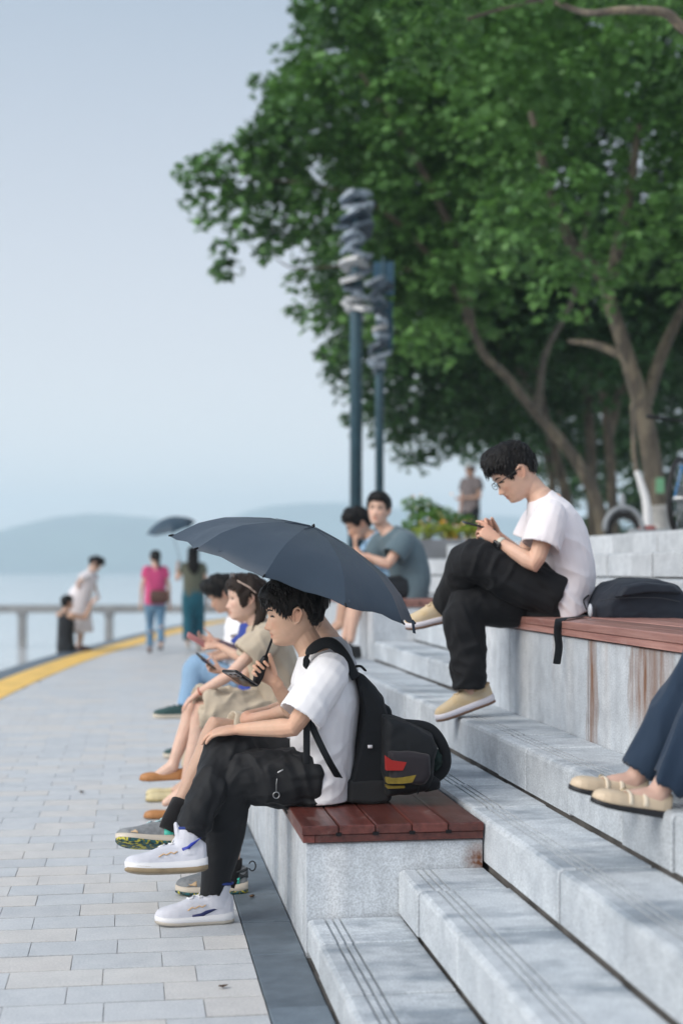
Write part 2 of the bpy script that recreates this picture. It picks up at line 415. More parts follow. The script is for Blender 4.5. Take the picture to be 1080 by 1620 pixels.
# solid core below the blocks so that nothing is hollow
core = MB()
for n in range(1, 11):
    x0, z = ST[n]; h = z - (ST[n-1][1] if n > 1 else 0)
    core.box((x0+.02, 1.2, 0 if n == 1 else ST[n-1][1]-.1), (x0+.7, 16.5, z - h*.5 - .03))
core.obj('step_core', [M_JOINT], steps, False)['kind'] = 'stuff'
# ---------------------------------------------------------------- benches
def bench(x0, x1, zb, ya, yb, z0w, zt, wm, label, endwood=True, panel=1.22, off=0.0, nplank=5):
    t = empty('bench', (x0, ya, zb), label, 'bench', 'wood topped granite benches in the terrace')
    def P_(mb, nm, m, sm=False): return keep(mb.obj(nm, m, None, sm), t)
    y = ya + .103; k = 0
    while y < yb - .15:
        l = panel - (off if k == 0 else 0); l = min(l, yb - .103 - y)
        b_ = MB(); b_.box((x0, y + .0025, zb - .03), (x0 + .10, y + l - .0035, z0w - .006), bev=.004); P_(b_, 'stone_panel', [M_WALL]); y += l; k += 1
    b_ = MB(); b_.box((x0, ya+.003, zb-.03), (x1, ya+.10, z0w-.006), bev=.004); P_(b_, 'stone_panel', [M_WALL])
    b_ = MB(); b_.box((x0, yb-.10, zb-.03), (x1, yb-.003, z0w-.006), bev=.004); P_(b_, 'stone_panel', [M_WALL])
    b_ = MB(); b_.box((x0+.10, ya+.103, zb-.03), (x1, yb-.103, z0w-.03)); P_(b_, 'core', [M_JOINT])
    tp = .030
    # frame boards under the planks
    for nm, a, c_ in (('front_board', (x0-.014, ya-.012, z0w), (x0+.026, yb+.01, zt-tp-.001)), ('end_board', (x0+.028, ya-.012, z0w), (x1-.002, ya+.026, zt-tp-.001)),
                      ('back_board', (x1-.04, ya+.03, z0w), (x1-.002, yb, zt-tp-.001))):
        b_ = MB(); b_.box(a, c_, bev=.003); P_(b_, nm, [wm])
    w = (x1 - x0 + .022) / nplank
    for i in range(nplank):
        y = ya - .018; first = True
        while y < yb:
            l = random.uniform(1.9, 2.5) if not first else 1.75 + .12*((i*37) % 5); first = False
            l = min(l, yb + .015 - y); b_ = MB(); xa = x0 - .020 + i*w
            b_.box((xa+.0022, y, zt-tp), (xa+w-.0022, y+l-.004, zt+random.uniform(-.0015,.0015)), bev=.004); P_(b_, 'plank', [wm]); y += l
            if y > yb - .1: break
    for i in range(1, nplank):   # small clips at the end joints
        b_ = MB(); xa = x0-.020+i*w; b_.box((xa-.010, ya-.0225, zt-tp-.006), (xa+.010, ya-.0185, zt-tp+.006)); P_(b_, 'clip', [mat('black_metal', (.012,.012,.014), .45, .6)])
    return t
bench(.578, 1.193, 0, LB0, LB1, .383, .441, M_WOOD, 'low granite bench with wet red plank top, four people sitting on it')
bench(1.80, 2.41, .63, 2.2, UA1, 1.04, 1.10, M_WOOD2, 'upper granite bench with rust stained wall and a dark backpack on top', off=.44, panel=1.22)
bench(1.80, 2.41, .63, UB0, UB1, 1.04, 1.10, M_WOOD2, 'far upper bench where two men in blue grey tops sit')
# ---------------------------------------------------------------- plaza, water, hills
M_PLAZA = mat('plaza_stone', (.36,.36,.355), .8, vary=.3, vscale=1.5, coord='Object')
edge = [(4.17, -6), (4.17, 16.5), (4.35, 20), (5.3, 26), (7.2, 33), (10.5, 40), (16, 47), (26, 53), (60, 60)]
V = []; Fc = []
for p in edge: V += [(*p, TOPZ - .006), (*p, -.02)]
n = len(edge)
V += [(60, -6, TOPZ-.006)]
Fc.append(tuple([2*i for i in range(n)] + [2*n])[::-1])
for i in range(n-1): Fc.append((2*i, 2*i+1, 2*i+3, 2*i+2))
tag(link('plaza', mk_mesh('plaza', V, Fc, M_PLAZA, False)), 'upper paved terrace under the trees', None, None, 'structure')
# end wall where the stepped section stops
ew = MB()
for n in range(1, 11): ew.box((ST[n][0]-.01, 16.503, 0), (ST[n+1][0]-.0102 if n < 10 else 4.16, 16.80, ST[n][1]+.03))
tag(ew.obj('end_wall', [M_STEP], None, False), 'stepped granite wall closing the far end of the terrace', 'wall')
m, nt, b = newmat('lake_water'); P = wpos(nt)
b.inputs['Base Color'].default_value = (.62,.645,.67,1); b.inputs['Roughness'].default_value = .10; b.inputs['IOR'].default_value = 1.33
w1 = noise_(nt, P, 2.2, 4, .6, (1, .6, 1)); w2 = noise_(nt, P, .35, 3)
bump_(nt, b, math_(nt, 'ADD', w1, w2), .5, .05); M_WATER = m
V = [(-3500,-40,-.92),(3500,-40,-.92),(3500,3400,-.92),(-3500,3400,-.92)]
tag(link('lake_water', mk_mesh('lake_water', V, [(0,1,2,3)], M_WATER, False)), kind='structure')
M_HILL = mat('forest_hill', (.045,.075,.045), .95, vary=.5, vscale=.012, coord='Object')
def hill(name, pts, dist, deep):
    px = np.array([p[0] for p in pts]); py = np.array([p[1] for p in pts])
    X = np.linspace(px[0], px[-1], 150); H = np.interp(X, px, py); kk = np.ones(9)/9; H = np.convolve(np.pad(H, 4, 'edge'), kk, 'valid')
    V = []; Fc = []; m_ = 13
    for i, x in enumerate(X):
        for j in range(m_):
            t = j/(m_-1); d = dist + deep*t; p = D(x*1.0, HZ, dist); dirv = p[:2]/np.linalg.norm(p[:2]); q = p[:2] + dirv*deep*t
            hgt = max(0, (HZ - H[i])/F*dist)*math.sin(math.pi*min(t*1.0, 1))**.8 * (1.0 + .0*t)
            hgt = hgt*(1 + .05*mnoise.noise((q[0]*.004, q[1]*.004, 3.3))) + 3*mnoise.noise((q[0]*.02, q[1]*.02, 1))*min(1, hgt/20)
            V.append((q[0], q[1], -1 + max(0, hgt)))
    for i in range(len(X)-1):
        for j in range(m_-1):
            a = i*m_+j; Fc.append((a, a+m_, a+m_+1, a+1))
    return tag(link(name, mk_mesh(name, V, Fc, M_HILL, True)), kind='structure')
hill('hill', [(-900,905),(-700,868),(-400,845),(-200,850),(-60,845),(0,832),(60,812),(120,802),(180,803),(250,812),(310,826),(370,846),(450,880),(520,904)], 2300, 500)
hill('hill', [(230,905),(290,862),(340,825),(380,797),(440,783),(500,779),(560,784),(640,797),(740,803),(830,808),(960,815),(1100,840),(1300,870),(1700,885),(2100,905)], 2750, 550)
hz = MB(); hz.box((-3600,-60,-2.2),(3600,3420,170))
hm = bpy.data.materials.new('haze_air'); hm.use_nodes = True; hn = hm.node_tree; hn.nodes.clear()
ho = N(hn, 'ShaderNodeOutputMaterial'); pv = N(hn, 'ShaderNodeVolumePrincipled'); pv.inputs['Color'].default_value = (.76,.92,1.0,1); pv.inputs['Density'].default_value = 5.8e-4; pv.inputs['Anisotropy'].default_value = .3
hn.links.new(pv.outputs[0], ho.inputs['Volume'])
tag(hz.obj('haze', [hm], None, False), kind='stuff')
# railing standing in the water
M_RAIL = mat('grey_rail', (.27,.28,.285), .6, vary=.2, vscale=3)
rl = D(0, 0, 42); t = empty('railing', (D(-60,905,42)[0], D(-60,905,42)[1], -.92), 'long grey railing on posts standing in the lake', 'railing')
def railpt(px, z): p = D(px, HZ, 42); return np.array((p[0], p[1], z))
b_ = MB(); z0 = .22
a, c_ = railpt(-420, z0-.115), railpt(620, z0-.115)
u = (c_-a)/np.linalg.norm(c_-a); w = np.array((-u[1], u[0], 0))
R = []
for q in (a, c_): R.append(np.array([q - w*.16, q + w*.16, q + w*.16 + (0,0,.21), q + w*.10 + (0,0,.235), q - w*.10 + (0,0,.235), q - w*.16 + (0,0,.21)]))
b_.rings(R); keep(b_.obj('rail', [M_RAIL], None, False), t)
for px in (-375, -238, -101, 36, 173, 310, 447, 584):
    b_ = MB(); q = railpt(px, -1.6); R = []
    for dz, hw in ((0,.11),(1.55,.11),(1.70,.15)):
        R.append(np.array([q + u*sx*hw + w*sy*hw + (0,0,dz) for sx, sy in ((-1,-1),(1,-1),(1,1),(-1,1))]))
    b_.rings(R); keep(b_.obj('post', [M_RAIL], None, False), t)
# ================================================================== TREES, LAMPS, PLANTER, BICYCLE
def leaf_mat(name, c0, c1, trans):
    m = bpy.data.materials.new(name); m.use_nodes = True; nt = m.node_tree; nt.nodes.clear()
    o = N(nt, 'ShaderNodeOutputMaterial'); ge = N(nt, 'ShaderNodeNewGeometry')
    n = noise_(nt, ge.outputs['Position'], .8, 2)
    c = ramp(nt, math_(nt, 'ADD', math_(nt, 'MULTIPLY', ge.outputs['Random Per Island'], .38), math_(nt, 'MULTIPLY', n, .9)), [(.15, c0), (.85, c1)])  # clump-sized noise puts lit patches and shaded hollows into the leaf colour
    b = N(nt, 'ShaderNodeBsdfPrincipled'); nt.links.new(c, b.inputs['Base Color']); b.inputs['Roughness'].default_value = .5; b.inputs['Specular IOR Level'].default_value = .35
    t = N(nt, 'ShaderNodeBsdfTranslucent'); c2 = mixc(nt, 1.0, c, (1.0, 1.0, .55), 'MULTIPLY'); nt.links.new(c2, t.inputs[0])
    mx = N(nt, 'ShaderNodeMixShader'); mx.inputs[0].default_value = trans
    nt.links.new(b.outputs[0], mx.inputs[1]); nt.links.new(t.outputs[0], mx.inputs[2]); nt.links.new(mx.outputs[0], o.inputs[0]); MATS[name] = m; return m
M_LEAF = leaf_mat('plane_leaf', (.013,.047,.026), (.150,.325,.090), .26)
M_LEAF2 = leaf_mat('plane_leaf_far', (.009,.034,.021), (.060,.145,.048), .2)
M_BUSH = leaf_mat('bush_leaf', (.06,.15,.04), (.16,.33,.07), .3)
M_HEDGE = leaf_mat('hedge_leaf', (.17,.27,.045), (.42,.50,.085), .3)
m, nt, b = newmat('plane_bark'); P = wpos(nt)
vo = N(nt, 'ShaderNodeTexVoronoi'); vo.inputs['Scale'].default_value = 5
mp = N(nt, 'ShaderNodeMapping'); mp.inputs['Scale'].default_value = (1.6,1.6,.6); nt.links.new(P, mp.inputs[0])
wob = noise_(nt, mp.outputs[0], 3, 4)
va = N(nt, 'ShaderNodeVectorMath', operation='ADD'); nt.links.new(mp.outputs[0], va.inputs[0]); nt.links.new(wob, va.inputs[1]); nt.links.new(va.outputs[0], vo.inputs['Vector'])
sx = N(nt, 'ShaderNodeSeparateColor'); nt.links.new(vo.outputs['Color'], sx.inputs[0])
c = ramp(nt, sx.outputs[0], [(0, (.065,.058,.048)), (.35, (.095,.082,.066)), (.6, (.15,.13,.10)), (.85, (.24,.205,.14)), (1, (.12,.095,.07))])
c = mixc(nt, .4, c, ramp(nt, noise_(nt, P, 1.0, 5, .6, (14,14,2.5)), [(.3, (.04,.036,.03)), (.7, (.20,.175,.14))]))
nt.links.new(c, b.inputs['Base Color']); b.inputs['Roughness'].default_value = .85; bump_(nt, b, noise_(nt, P, 1.0, 4, .6, (18,18,4)), .6, .03); M_BARK = m
M_LIME = mat('lime_wash', (.45,.45,.44), .9, vary=.35, vscale=5, bump=.3, bscale=30)
LEAF7 = np.array([(0,0,0),(.14,.30,.02),(.50,.24,.10),(.36,.52,.05),(.62,.74,.12),(.24,.74,.03),(0,1.08,-.05),(-.24,.74,.03),(-.62,.74,.12),(-.36,.52,.05),(-.50,.24,.10),(-.14,.30,.02)])
LEAF4 = np.array([(0,0,0),(.42,.5,.09),(0,1.05,-.03),(-.42,.5,.09)])
def leaves(C, Nrm, S, rng, lobed):
    """C centres, Nrm rough normals, S sizes -> verts, faces of one mesh"""
    n = len(C); T = LEAF7 if lobed else LEAF4; k = len(T)
    up = Nrm + rng.normal(0, .42, (n,3)); up /= np.linalg.norm(up, axis=1)[:, None]
    a = rng.normal(size=(n,3)); a[:,2] -= .6
    a -= up*np.sum(a*up, 1)[:, None]; a /= np.linalg.norm(a, axis=1)[:, None] + 1e-9
    s = np.cross(a, up)
    L = T[None]*S[:, None, None]
    V = C[:, None] + L[:,:,0:1]*s[:, None] + (L[:,:,1:2]-.5*S[:,None,None])*a[:, None] + L[:,:,2:3]*up[:, None]
    base = np.arange(n)*k
    if lobed:
        tri = [(0,1,11),(1,2,3),(1,3,11),(3,9,11),(9,10,11),(3,4,5),(3,5,9),(5,7,9),(7,8,9),(5,6,7)]
    else: tri = [(0,1,2),(0,2,3)]
    Fc = (base[:, None, None] + np.array(tri)[None]).reshape(-1, 3)
    return V.reshape(-1, 3), Fc
def fast_mesh(name, V, Fc, mats):
    me = bpy.data.meshes.new(name); n, f = len(V), len(Fc)
    me.vertices.add(n); me.vertices.foreach_set('co', np.asarray(V, np.float32).ravel())
    me.loops.add(f*3); me.loops.foreach_set('vertex_index', np.asarray(Fc, np.int32).ravel())
    me.polygons.add(f); me.polygons.foreach_set('loop_start', np.arange(0, f*3, 3, dtype=np.int32)); me.polygons.foreach_set('loop_total', np.full(f, 3, np.int32))
    for m in mats: me.materials.append(m)
    me.update(calc_edges=True); me.validate(); return me
def clump_leaves(cl, rng, lobed, size, dens):
    """cl: list of (centre, radius). leaves sit in sprays on the outer shell of each clump"""
    Cs, Ns, Ss = [], [], []
    for c, r in cl:
        n = int(dens*1.9*r*r*4*math.pi*.62/(size*size))
        d = rng.normal(size=(n,3)); d /= np.linalg.norm(d, axis=1)[:, None]
        # sprays: pull directions towards a few twig ends so that the outline breaks up
        tw = rng.normal(size=(16,3)); tw /= np.linalg.norm(tw, axis=1)[:, None]
        near = np.argmax(d @ tw.T, 1); k = rng.uniform(.15,.75,n)[:, None]
        d2 = d*(1-k) + tw[near]*k; d2 /= np.linalg.norm(d2, axis=1)[:, None]
        tr = rng.uniform(.75, 1.22, 16)[near]
        rad = r*tr*(rng.uniform(.35, 1, n)**.45)
        low = d2[:,2] < -.15; d2[low & (rng.random(n) < .6), 2] *= -.6
        p = c + d2*rad[:, None]*np.array((1.08,1.08,.80)); p[:,2] -= .16*r*rng.uniform(0,1,n)*(np.hypot(d2[:,0], d2[:,1]))
        nn = d2*.45 + np.array((0,0,.95)) + rng.normal(0,.15,(n,3))
        Cs.append(p); Ns.append(nn); Ss.append(size*rng.uniform(.65, 1.2, n))
    return leaves(np.concatenate(Cs), np.concatenate(Ns), np.concatenate(Ss), rng, lobed)
def inpoly(x, y, P):
    c = False; j = len(P)-1
    for i in range(len(P)):
        if (P[i][1] > y) != (P[j][1] > y) and x < (P[j][0]-P[i][0])*(y-P[i][1])/(P[j][1]-P[i][1]) + P[i][0]: c = not c
        j = i
    return c
def tree(label, base, trunk, limbs, poly, zc, dz, nclump, rpx, lobed=True, size=.17, dens=1.0, seed=1, extra=(), lime=True, lm=None, tr=(.24,.10), group='plane trees along the terrace', twig=0):
    """trunk / limbs: lists of image-traced (px, py, depth) points; poly: outline of the crown at depth zc"""
    rng = np.random.default_rng(seed); rnd = random.Random(seed)
    root = empty('plane_tree', base, label, 'tree', group)
    mb = MB(); P = crom([D(*q) for q in trunk], 5)
    P[0] = base; R = np.linspace(tr[0], tr[1], len(P)); R[0] *= 1.25; R[1] *= 1.06
    mb.tube(P, list(R), 14)
    for lb, r0, r1 in limbs:
        Q = crom([D(*q) for q in lb], 5); mb.tube(Q, list(np.linspace(r0, r1, len(Q))), 9)
    cl = []; tries = 0; x0, x1 = min(p[0] for p in poly), max(p[0] for p in poly); y0, y1 = min(p[1] for p in poly), max(p[1] for p in poly)
    pts = []
    while len(cl) < nclump and tries < 40000:
        tries += 1; x, y = rnd.uniform(x0, x1), rnd.uniform(y0, y1); r = rnd.uniform(*rpx); z = zc + rnd.uniform(-dz, dz)
        if not inpoly(x, y, poly): continue
        ok = all((x-a)**2 + (y-b_)**2 + ((z-z2)*60)**2 > (.80*(r+r2)*.5)**2*1.3 for a, b_, r2, z2 in pts)
        if not ok and tries < 30000: continue
        pts.append((x, y, r, z)); cl.append((D(x, y, z), r*z/F))
    for (x, y, r, z) in extra: cl.append((D(x, y, z), r*z/F))
    # twigs from the trunk head into the clumps
    top = P[-1]
    for c, r in (cl[::twig] if twig else []):
        s0 = P[rnd.randrange(len(P)//2, len(P))]; mid = (s0+c)/2 + np.array((0,0,.25))
        mb.tube(crom([s0, mid, c], 3), list(np.linspace(.045,.012,7)), 5)
    keep(mb.obj('trunk', [M_BARK], None), root)
    if lime:
        lb_ = MB(); k = [i for i in range(len(P)) if P[i][2] < TOPZ + .62]; k = max(k[-1], 1)
        Q = P[:k+1]; lb_.tube(Q, list(R[:k+1]*1.02+.004), 14, rnd=False); keep(lb_.obj('lime_wash', [M_LIME], None), root)
    V, Fc = clump_leaves(cl, rng, lobed, size, dens)
    o = link('crown', fast_mesh('crown', V, Fc, [lm or M_LEAF])); keep(o, root)
    return root
def gbase(px, zc):   # foot of a trunk on the plaza
    p = D(px, HZ, zc); p[2] = TOPZ - .006; return p
# nearest tree on the right: pale trunk that forks, crown over the frame edge
tree('big plane tree at the right edge, pale trunk forking in a Y beside the bicycle', gbase(1042, 19),
     [(1042,860,19),(1034,760,19),(1018,660,19),(990,560,19),(965,480,19),(950,420,19.2)],
     [([(1020,640,19),(1046,560,19.3),(1078,490,19.6),(1120,400,20),(1150,260,20)], .095, .045),
      ([(990,565,19),(940,545,19.3),(900,540,19.6)], .07, .03),
      ([(955,440,19),(900,380,18.5),(870,300,18),(840,180,18)], .10, .04),
      ([(960,460,19),(990,330,18.5),(1010,200,18)], .10, .04)],
     [(800,330),(770,400),(800,470),(880,480),(950,455),(1010,440),(1180,470),(1250,250),(1180,-60),(760,-100),(640,10),(700,110),(780,200)], 18.3, 1.8, 64, (50,84), True, .125, .85, 3, tr=(.155,.07))
# the tree behind it, leaning far out towards the lake
tree('plane tree behind the fork, dark trunk leaning left under the widest crown', gbase(958, 25),
     [(958,880,25),(945,800,25),(915,735,25),(880,690,25),(846,652,25),(800,595,24.6),(765,560,24.2),(742,505,24)],
     [([(850,655,25),(862,560,25.5),(905,470,26),(930,330,26)], .07, .04),
      ([(742,508,24),(700,430,23.6),(600,330,23.4),(480,290,23.2),(330,285,23)], .07, .008),
      ([(742,508,24),(720,380,23.6),(640,220,23.4),(560,100,23.4)], .10, .03),
      ([(700,430,23.6),(560,420,23.4),(470,425,23.4),(430,405,23.3)], .04, .006)],
     [(520,-60),(500,60),(455,135),(435,210),(440,270),(470,330),(520,420),(560,500),(640,560),(700,540),(760,480),(800,340),(860,200),(900,-60)], 24.2, 1.7, 96, (44,74), True, .135, 1.15, 5,
     extra=[(488,25,34,23.6),(470,95,38,23.2),(432,140,34,23),(428,196,34,23.1),(395,228,32,23),(352,244,27,22.9),(312,268,30,22.8),(290,285,20,22.8),(308,318,25,22.9),(345,300,32,23),(392,285,40,23.1),(330,350,27,22.9),(352,392,24,22.9),
            (348,432,21,22.9),(385,360,32,23),(400,320,36,23.4),(432,262,50,23.4),(405,255,40,23.2),(375,325,38,23.2),(340,278,34,22.9),(415,225,40,23.4),(440,320,44,23.6),(360,425,24,23),(420,380,32,23.3),(424,400,24,23),(470,445,26,23.1),(440,360,36,23.3),(494,505,27,23.2),(478,380,40,23.3),(460,300,46,23.5),(465,490,18,23.1),(518,470,38,23.3),(505,200,46,23.3),(520,560,24,23.4)], tr=(.13,.06), lime=False)
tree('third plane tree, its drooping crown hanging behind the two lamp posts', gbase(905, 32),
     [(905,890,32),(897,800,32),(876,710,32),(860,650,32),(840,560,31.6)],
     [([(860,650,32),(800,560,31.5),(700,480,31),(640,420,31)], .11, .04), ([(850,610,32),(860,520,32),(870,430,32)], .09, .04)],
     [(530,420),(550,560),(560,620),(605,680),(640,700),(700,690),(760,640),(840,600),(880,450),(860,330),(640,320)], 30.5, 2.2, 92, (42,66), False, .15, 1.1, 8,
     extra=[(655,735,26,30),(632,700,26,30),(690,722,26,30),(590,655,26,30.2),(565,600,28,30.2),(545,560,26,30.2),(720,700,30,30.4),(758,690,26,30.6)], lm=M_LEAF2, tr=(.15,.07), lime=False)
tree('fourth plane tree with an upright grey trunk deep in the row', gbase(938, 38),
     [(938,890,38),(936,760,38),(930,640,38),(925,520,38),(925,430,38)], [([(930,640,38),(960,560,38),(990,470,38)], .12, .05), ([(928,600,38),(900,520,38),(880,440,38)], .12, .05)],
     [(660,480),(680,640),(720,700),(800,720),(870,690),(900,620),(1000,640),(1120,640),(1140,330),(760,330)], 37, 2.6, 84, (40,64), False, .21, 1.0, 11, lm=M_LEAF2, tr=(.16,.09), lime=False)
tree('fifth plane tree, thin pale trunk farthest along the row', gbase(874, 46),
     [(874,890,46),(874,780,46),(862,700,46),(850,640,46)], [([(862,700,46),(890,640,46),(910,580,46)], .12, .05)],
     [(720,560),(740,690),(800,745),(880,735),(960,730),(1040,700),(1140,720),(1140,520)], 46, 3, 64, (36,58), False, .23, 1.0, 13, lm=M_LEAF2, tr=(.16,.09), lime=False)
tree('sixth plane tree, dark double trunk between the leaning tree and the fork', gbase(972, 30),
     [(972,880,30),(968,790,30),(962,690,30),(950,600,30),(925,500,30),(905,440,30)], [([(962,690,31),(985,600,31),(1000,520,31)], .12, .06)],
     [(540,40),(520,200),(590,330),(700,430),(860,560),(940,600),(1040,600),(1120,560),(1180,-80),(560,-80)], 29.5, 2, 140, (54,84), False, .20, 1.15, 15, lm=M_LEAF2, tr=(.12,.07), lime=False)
# a bough hanging into the top of the frame from a tree behind the camera's right
ob = tree('overhanging plane tree bough with sharp bright leaves at the top right', (7.6, 8.5, TOPZ-.006),
     [(1700,900,9.6),(1690,500,9.8),(1600,150,10.2),(1450,30,10.6)],
     [([(1600,150,10.2),(1300,60,10.6),(1150,80,10.8),(1080,44,10.9),(1050,20,10.9),(985,16,10.9),(925,20,11.0),(850,0,11.6),(740,30,12.0)], .06, .014)],
     [(620,-40),(640,55),(760,40),(900,38),(1010,45),(1140,20),(1300,-20),(1200,-120),(700,-120)], 11.9, .9, 22, (42,64), True, .115, .75, 21,
     extra=[(668,85,38,12),(632,108,24,12),(720,60,40,12.1),(700,112,20,12)], lime=False, twig=0)
# dark wood behind the row
hb = np.random.default_rng(31); cl = []
for k in range(150):
    z = hb.uniform(54, 62); px = hb.uniform(880, 1330)
    top = 560 + 60*math.sin(px*.02); py = hb.uniform(top, 862)
    if abs(px-985) < 13 and 715 < py < 800 and hb.random() < .75: continue
    cl.append((D(px, py, z), hb.uniform(.7, 1.2)))
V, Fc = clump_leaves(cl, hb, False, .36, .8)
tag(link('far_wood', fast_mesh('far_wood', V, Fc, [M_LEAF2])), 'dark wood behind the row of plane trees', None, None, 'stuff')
# bare broken branch reaching left out of the dark crown
# ---------------------------------------------------------------- lamp posts with stacked lanterns
M_POLE = mat('blue_grey_pole', (.035,.085,.115), .42, .2, vary=.15, vscale=4)
M_PLATE = mat('lantern_plate', (.27,.33,.40), .38, .25, vary=.3, vscale=9); M_PLATE2 = mat('lantern_plate_dark', (.07,.10,.135), .4, .25, vary=.3, vscale=9); M_PLATE3 = mat('lantern_plate_pale', (.42,.44,.46), .4, .2, vary=.2, vscale=9)
M_BAN = mat('blue_banner', (.025,.085,.145), .6, vary=.1, vscale=3)
def lamp_post(px, zc, ytop, ybot, pw, cw, label, npl, seed, zbase=TOPZ):
    rnd = random.Random(seed); p = D(px, HZ, zc); t = empty('lamp_post', (p[0], p[1], zbase-.006), label, 'lamp post', 'lamp posts with stacked lantern heads')
    k = zc/F; zt = CH + (HZ-ytop)*k; zb = CH + (HZ-ybot)*k; r = pw*k/2
    mb = MB(); mb.tube([(p[0],p[1],zbase-.006),(p[0],p[1],zb),(p[0],p[1],zt-.1)], [r,r*.98,r*.6], 16, rnd=False); keep(mb.obj('pole', [M_POLE], None), t)
    mb = MB(); mb.tube([(p[0],p[1],zbase-.006),(p[0],p[1],zbase+.05)], [r*2.2,r*2.2], 16, rnd=False); mb.tube([(p[0],p[1],zbase+.05),(p[0],p[1],zbase+.45)], [r*1.3,r*1.3], 16, rnd=False); keep(mb.obj('base_plate', [M_POLE], None), t)
    for i in range(npl):
        z = zb + (zt-zb)*(i+.5)/npl; h = (zt-zb)/npl*.40; a = rnd.uniform(0, math.pi); tl = rnd.uniform(-.55,.55); tb = rnd.uniform(-.5,.5)
        wx = cw*k*rnd.uniform(.36,.54); wy = wx*rnd.uniform(.55,.85); off = np.array((rnd.uniform(-.18,.18)*cw*k, rnd.uniform(-.1,.1)*cw*k, 0))
        u = np.array((math.cos(a), math.sin(a), tl)); v = np.array((-math.sin(a), math.cos(a), tb)); c = np.array((p[0],p[1],z)) + off; b_ = MB(); R = []
        for dz, f in ((-h,.86),(-h*.7,1),(h*.7,1),(h,.86)):
            sk = rnd.uniform(-.02,.02)
            R.append(np.array([c + u*wx*f*sx + v*wy*f*sy + np.array((sk,0,dz)) for sx, sy in ((-1,-.7),(-.6,-1),(.7,-1),(1,-.5),(1,.8),(.4,1),(-.8,1),(-1,.4))]))
        b_.rings(R); keep(b_.obj('lantern_plate', [(M_PLATE, M_PLATE2, M_PLATE3, M_PLATE)[rnd.randrange(4)]], None, False), t)
    return t, p, k
lamp_post(563, 20, 299, 500, 20, 44, 'taller lamp post, its head a stack of twisted grey plates', 19, 4)
t, p, k = lamp_post(600, 20.9, 440, 588, 14, 34, 'second lamp post behind it with a blue banner on its head', 14, 9)
zz = lambda y: CH + (HZ-y)*k
b_ = MB(); q = D(606, HZ, 21.2)
for xa, xb, ya_, yb_ in ((590,623,408,462),(600,621,470,548)):
    a0, a1 = D(xa, HZ, 21.15), D(xb, HZ, 21.15); mb = MB(); dd = np.array((SN, CS, 0))*.025
    R = [np.array([a0, a1, a1+dd, a0+dd]) + (0,0,zz(yb_)-CH), np.array([a0, a1, a1+dd, a0+dd]) + (0,0,zz(ya_)-CH)]
    mb.rings(R); keep(mb.obj('banner', [M_BAN], None, False), t)
mb = MB(); mb.tube([(p[0],p[1],zz(470)), D(606, 470, 21.15)], .02, 6); mb.tube([(p[0],p[1],zz(545)), D(606,545,21.15)], .02, 6); mb.tube([D(606,549,21.15), D(606,408,21.15)], .02, 6); keep(mb.obj('banner_arm', [M_POLE], None), t)
# ---------------------------------------------------------------- planter with flowers
c0 = D(700, HZ, 17.6); t = empty('planter', (c0[0], c0[1], TOPZ-.006), 'dark grey flower planter at the end of the terrace steps', 'planter')
def pbox(mb, x0, x1, y0, y1, z0, z1): mb.box((x0,y0,z0),(x1,y1,z1), bev=.01)
M_PLANT = mat('planter_grey', (.20,.215,.235), .7, vary=.2, vscale=3)
mb = MB(); pbox(mb, c0[0]-.36, c0[0]+.55, c0[1]-.4, c0[1]+1.2, TOPZ-.3, TOPZ+.10); keep(mb.obj('planter_box', [M_PLANT], None, False), t)
pl = MB(); pl.box((c0[0]-.42, c0[1]-.48, -.0), (c0[0]+.62, c0[1]+1.3, TOPZ-.305)); tag(pl.obj('plinth', [M_STEP], None, False), 'pale stone plinth under the flower planter', 'plinth')
rng = np.random.default_rng(5)
def bush(name, label, spans, size, n_, mats, flowers=None, fcol=None, cat='plant'):
    cl = [(np.array((c0[0]+a, c0[1]+b_, TOPZ+z)), r) for a, b_, z, r in spans]
    V, Fc = clump_leaves(cl, rng, False, size, n_); rt = empty(name, (c0[0], c0[1], TOPZ+.1), label, cat)
    keep(link('foliage', fast_mesh('foliage', V, Fc, [mats])), rt)
    mb = MB()
    for c, r in cl: mb.tube([(c[0], c[1], TOPZ+.08), c], [.012,.005], 5)
    so_ = keep(mb.obj('stem', [M_BARK], None), rt); so_['kind'] = 'stuff'
    if flowers:
        V, Fc = leaves(np.array([c + rng.normal(size=3)*r*.35 + (0,0,r*.72) for c, r in cl for _ in range(flowers)]), np.tile((0,-.5,.8), (len(cl)*flowers,1)), np.full(len(cl)*flowers, .045), rng, False)
        fo_ = keep(link('flowers', fast_mesh('flowers', V, Fc, [fcol])), rt); fo_['kind'] = 'stuff'
M_ORF = mat('orange_flower', (.75,.33,.10), .6); M_YEF = mat('yellow_flower', (.80,.50,.06), .6); M_PKF = mat('pale_flower', (.80,.50,.32), .6)
bush('clipped_hedge', 'low yellow green hedge with orange blooms filling the front of the planter', [(-.30+.115*i, -.28+.1*(i%2), .20, .125) for i in range(8)], .032, 1.8, M_HEDGE, 3, M_PKF, 'hedge')
bush('flowering_bush', 'tall green bush standing behind the low yellow hedge', [(-.38,.2,.22,.13),(-.28,.3,.32,.17),(-.10,.4,.38,.19),(.10,.3,.38,.19),(.28,.45,.34,.18),(.40,.3,.28,.15),(-.2,.6,.52,.15),(-.30,.5,.58,.12),(-.12,.5,.60,.10),(.0,.7,.50,.15)], .042, 1.5, M_BUSH, 1, M_PKF, 'bush')
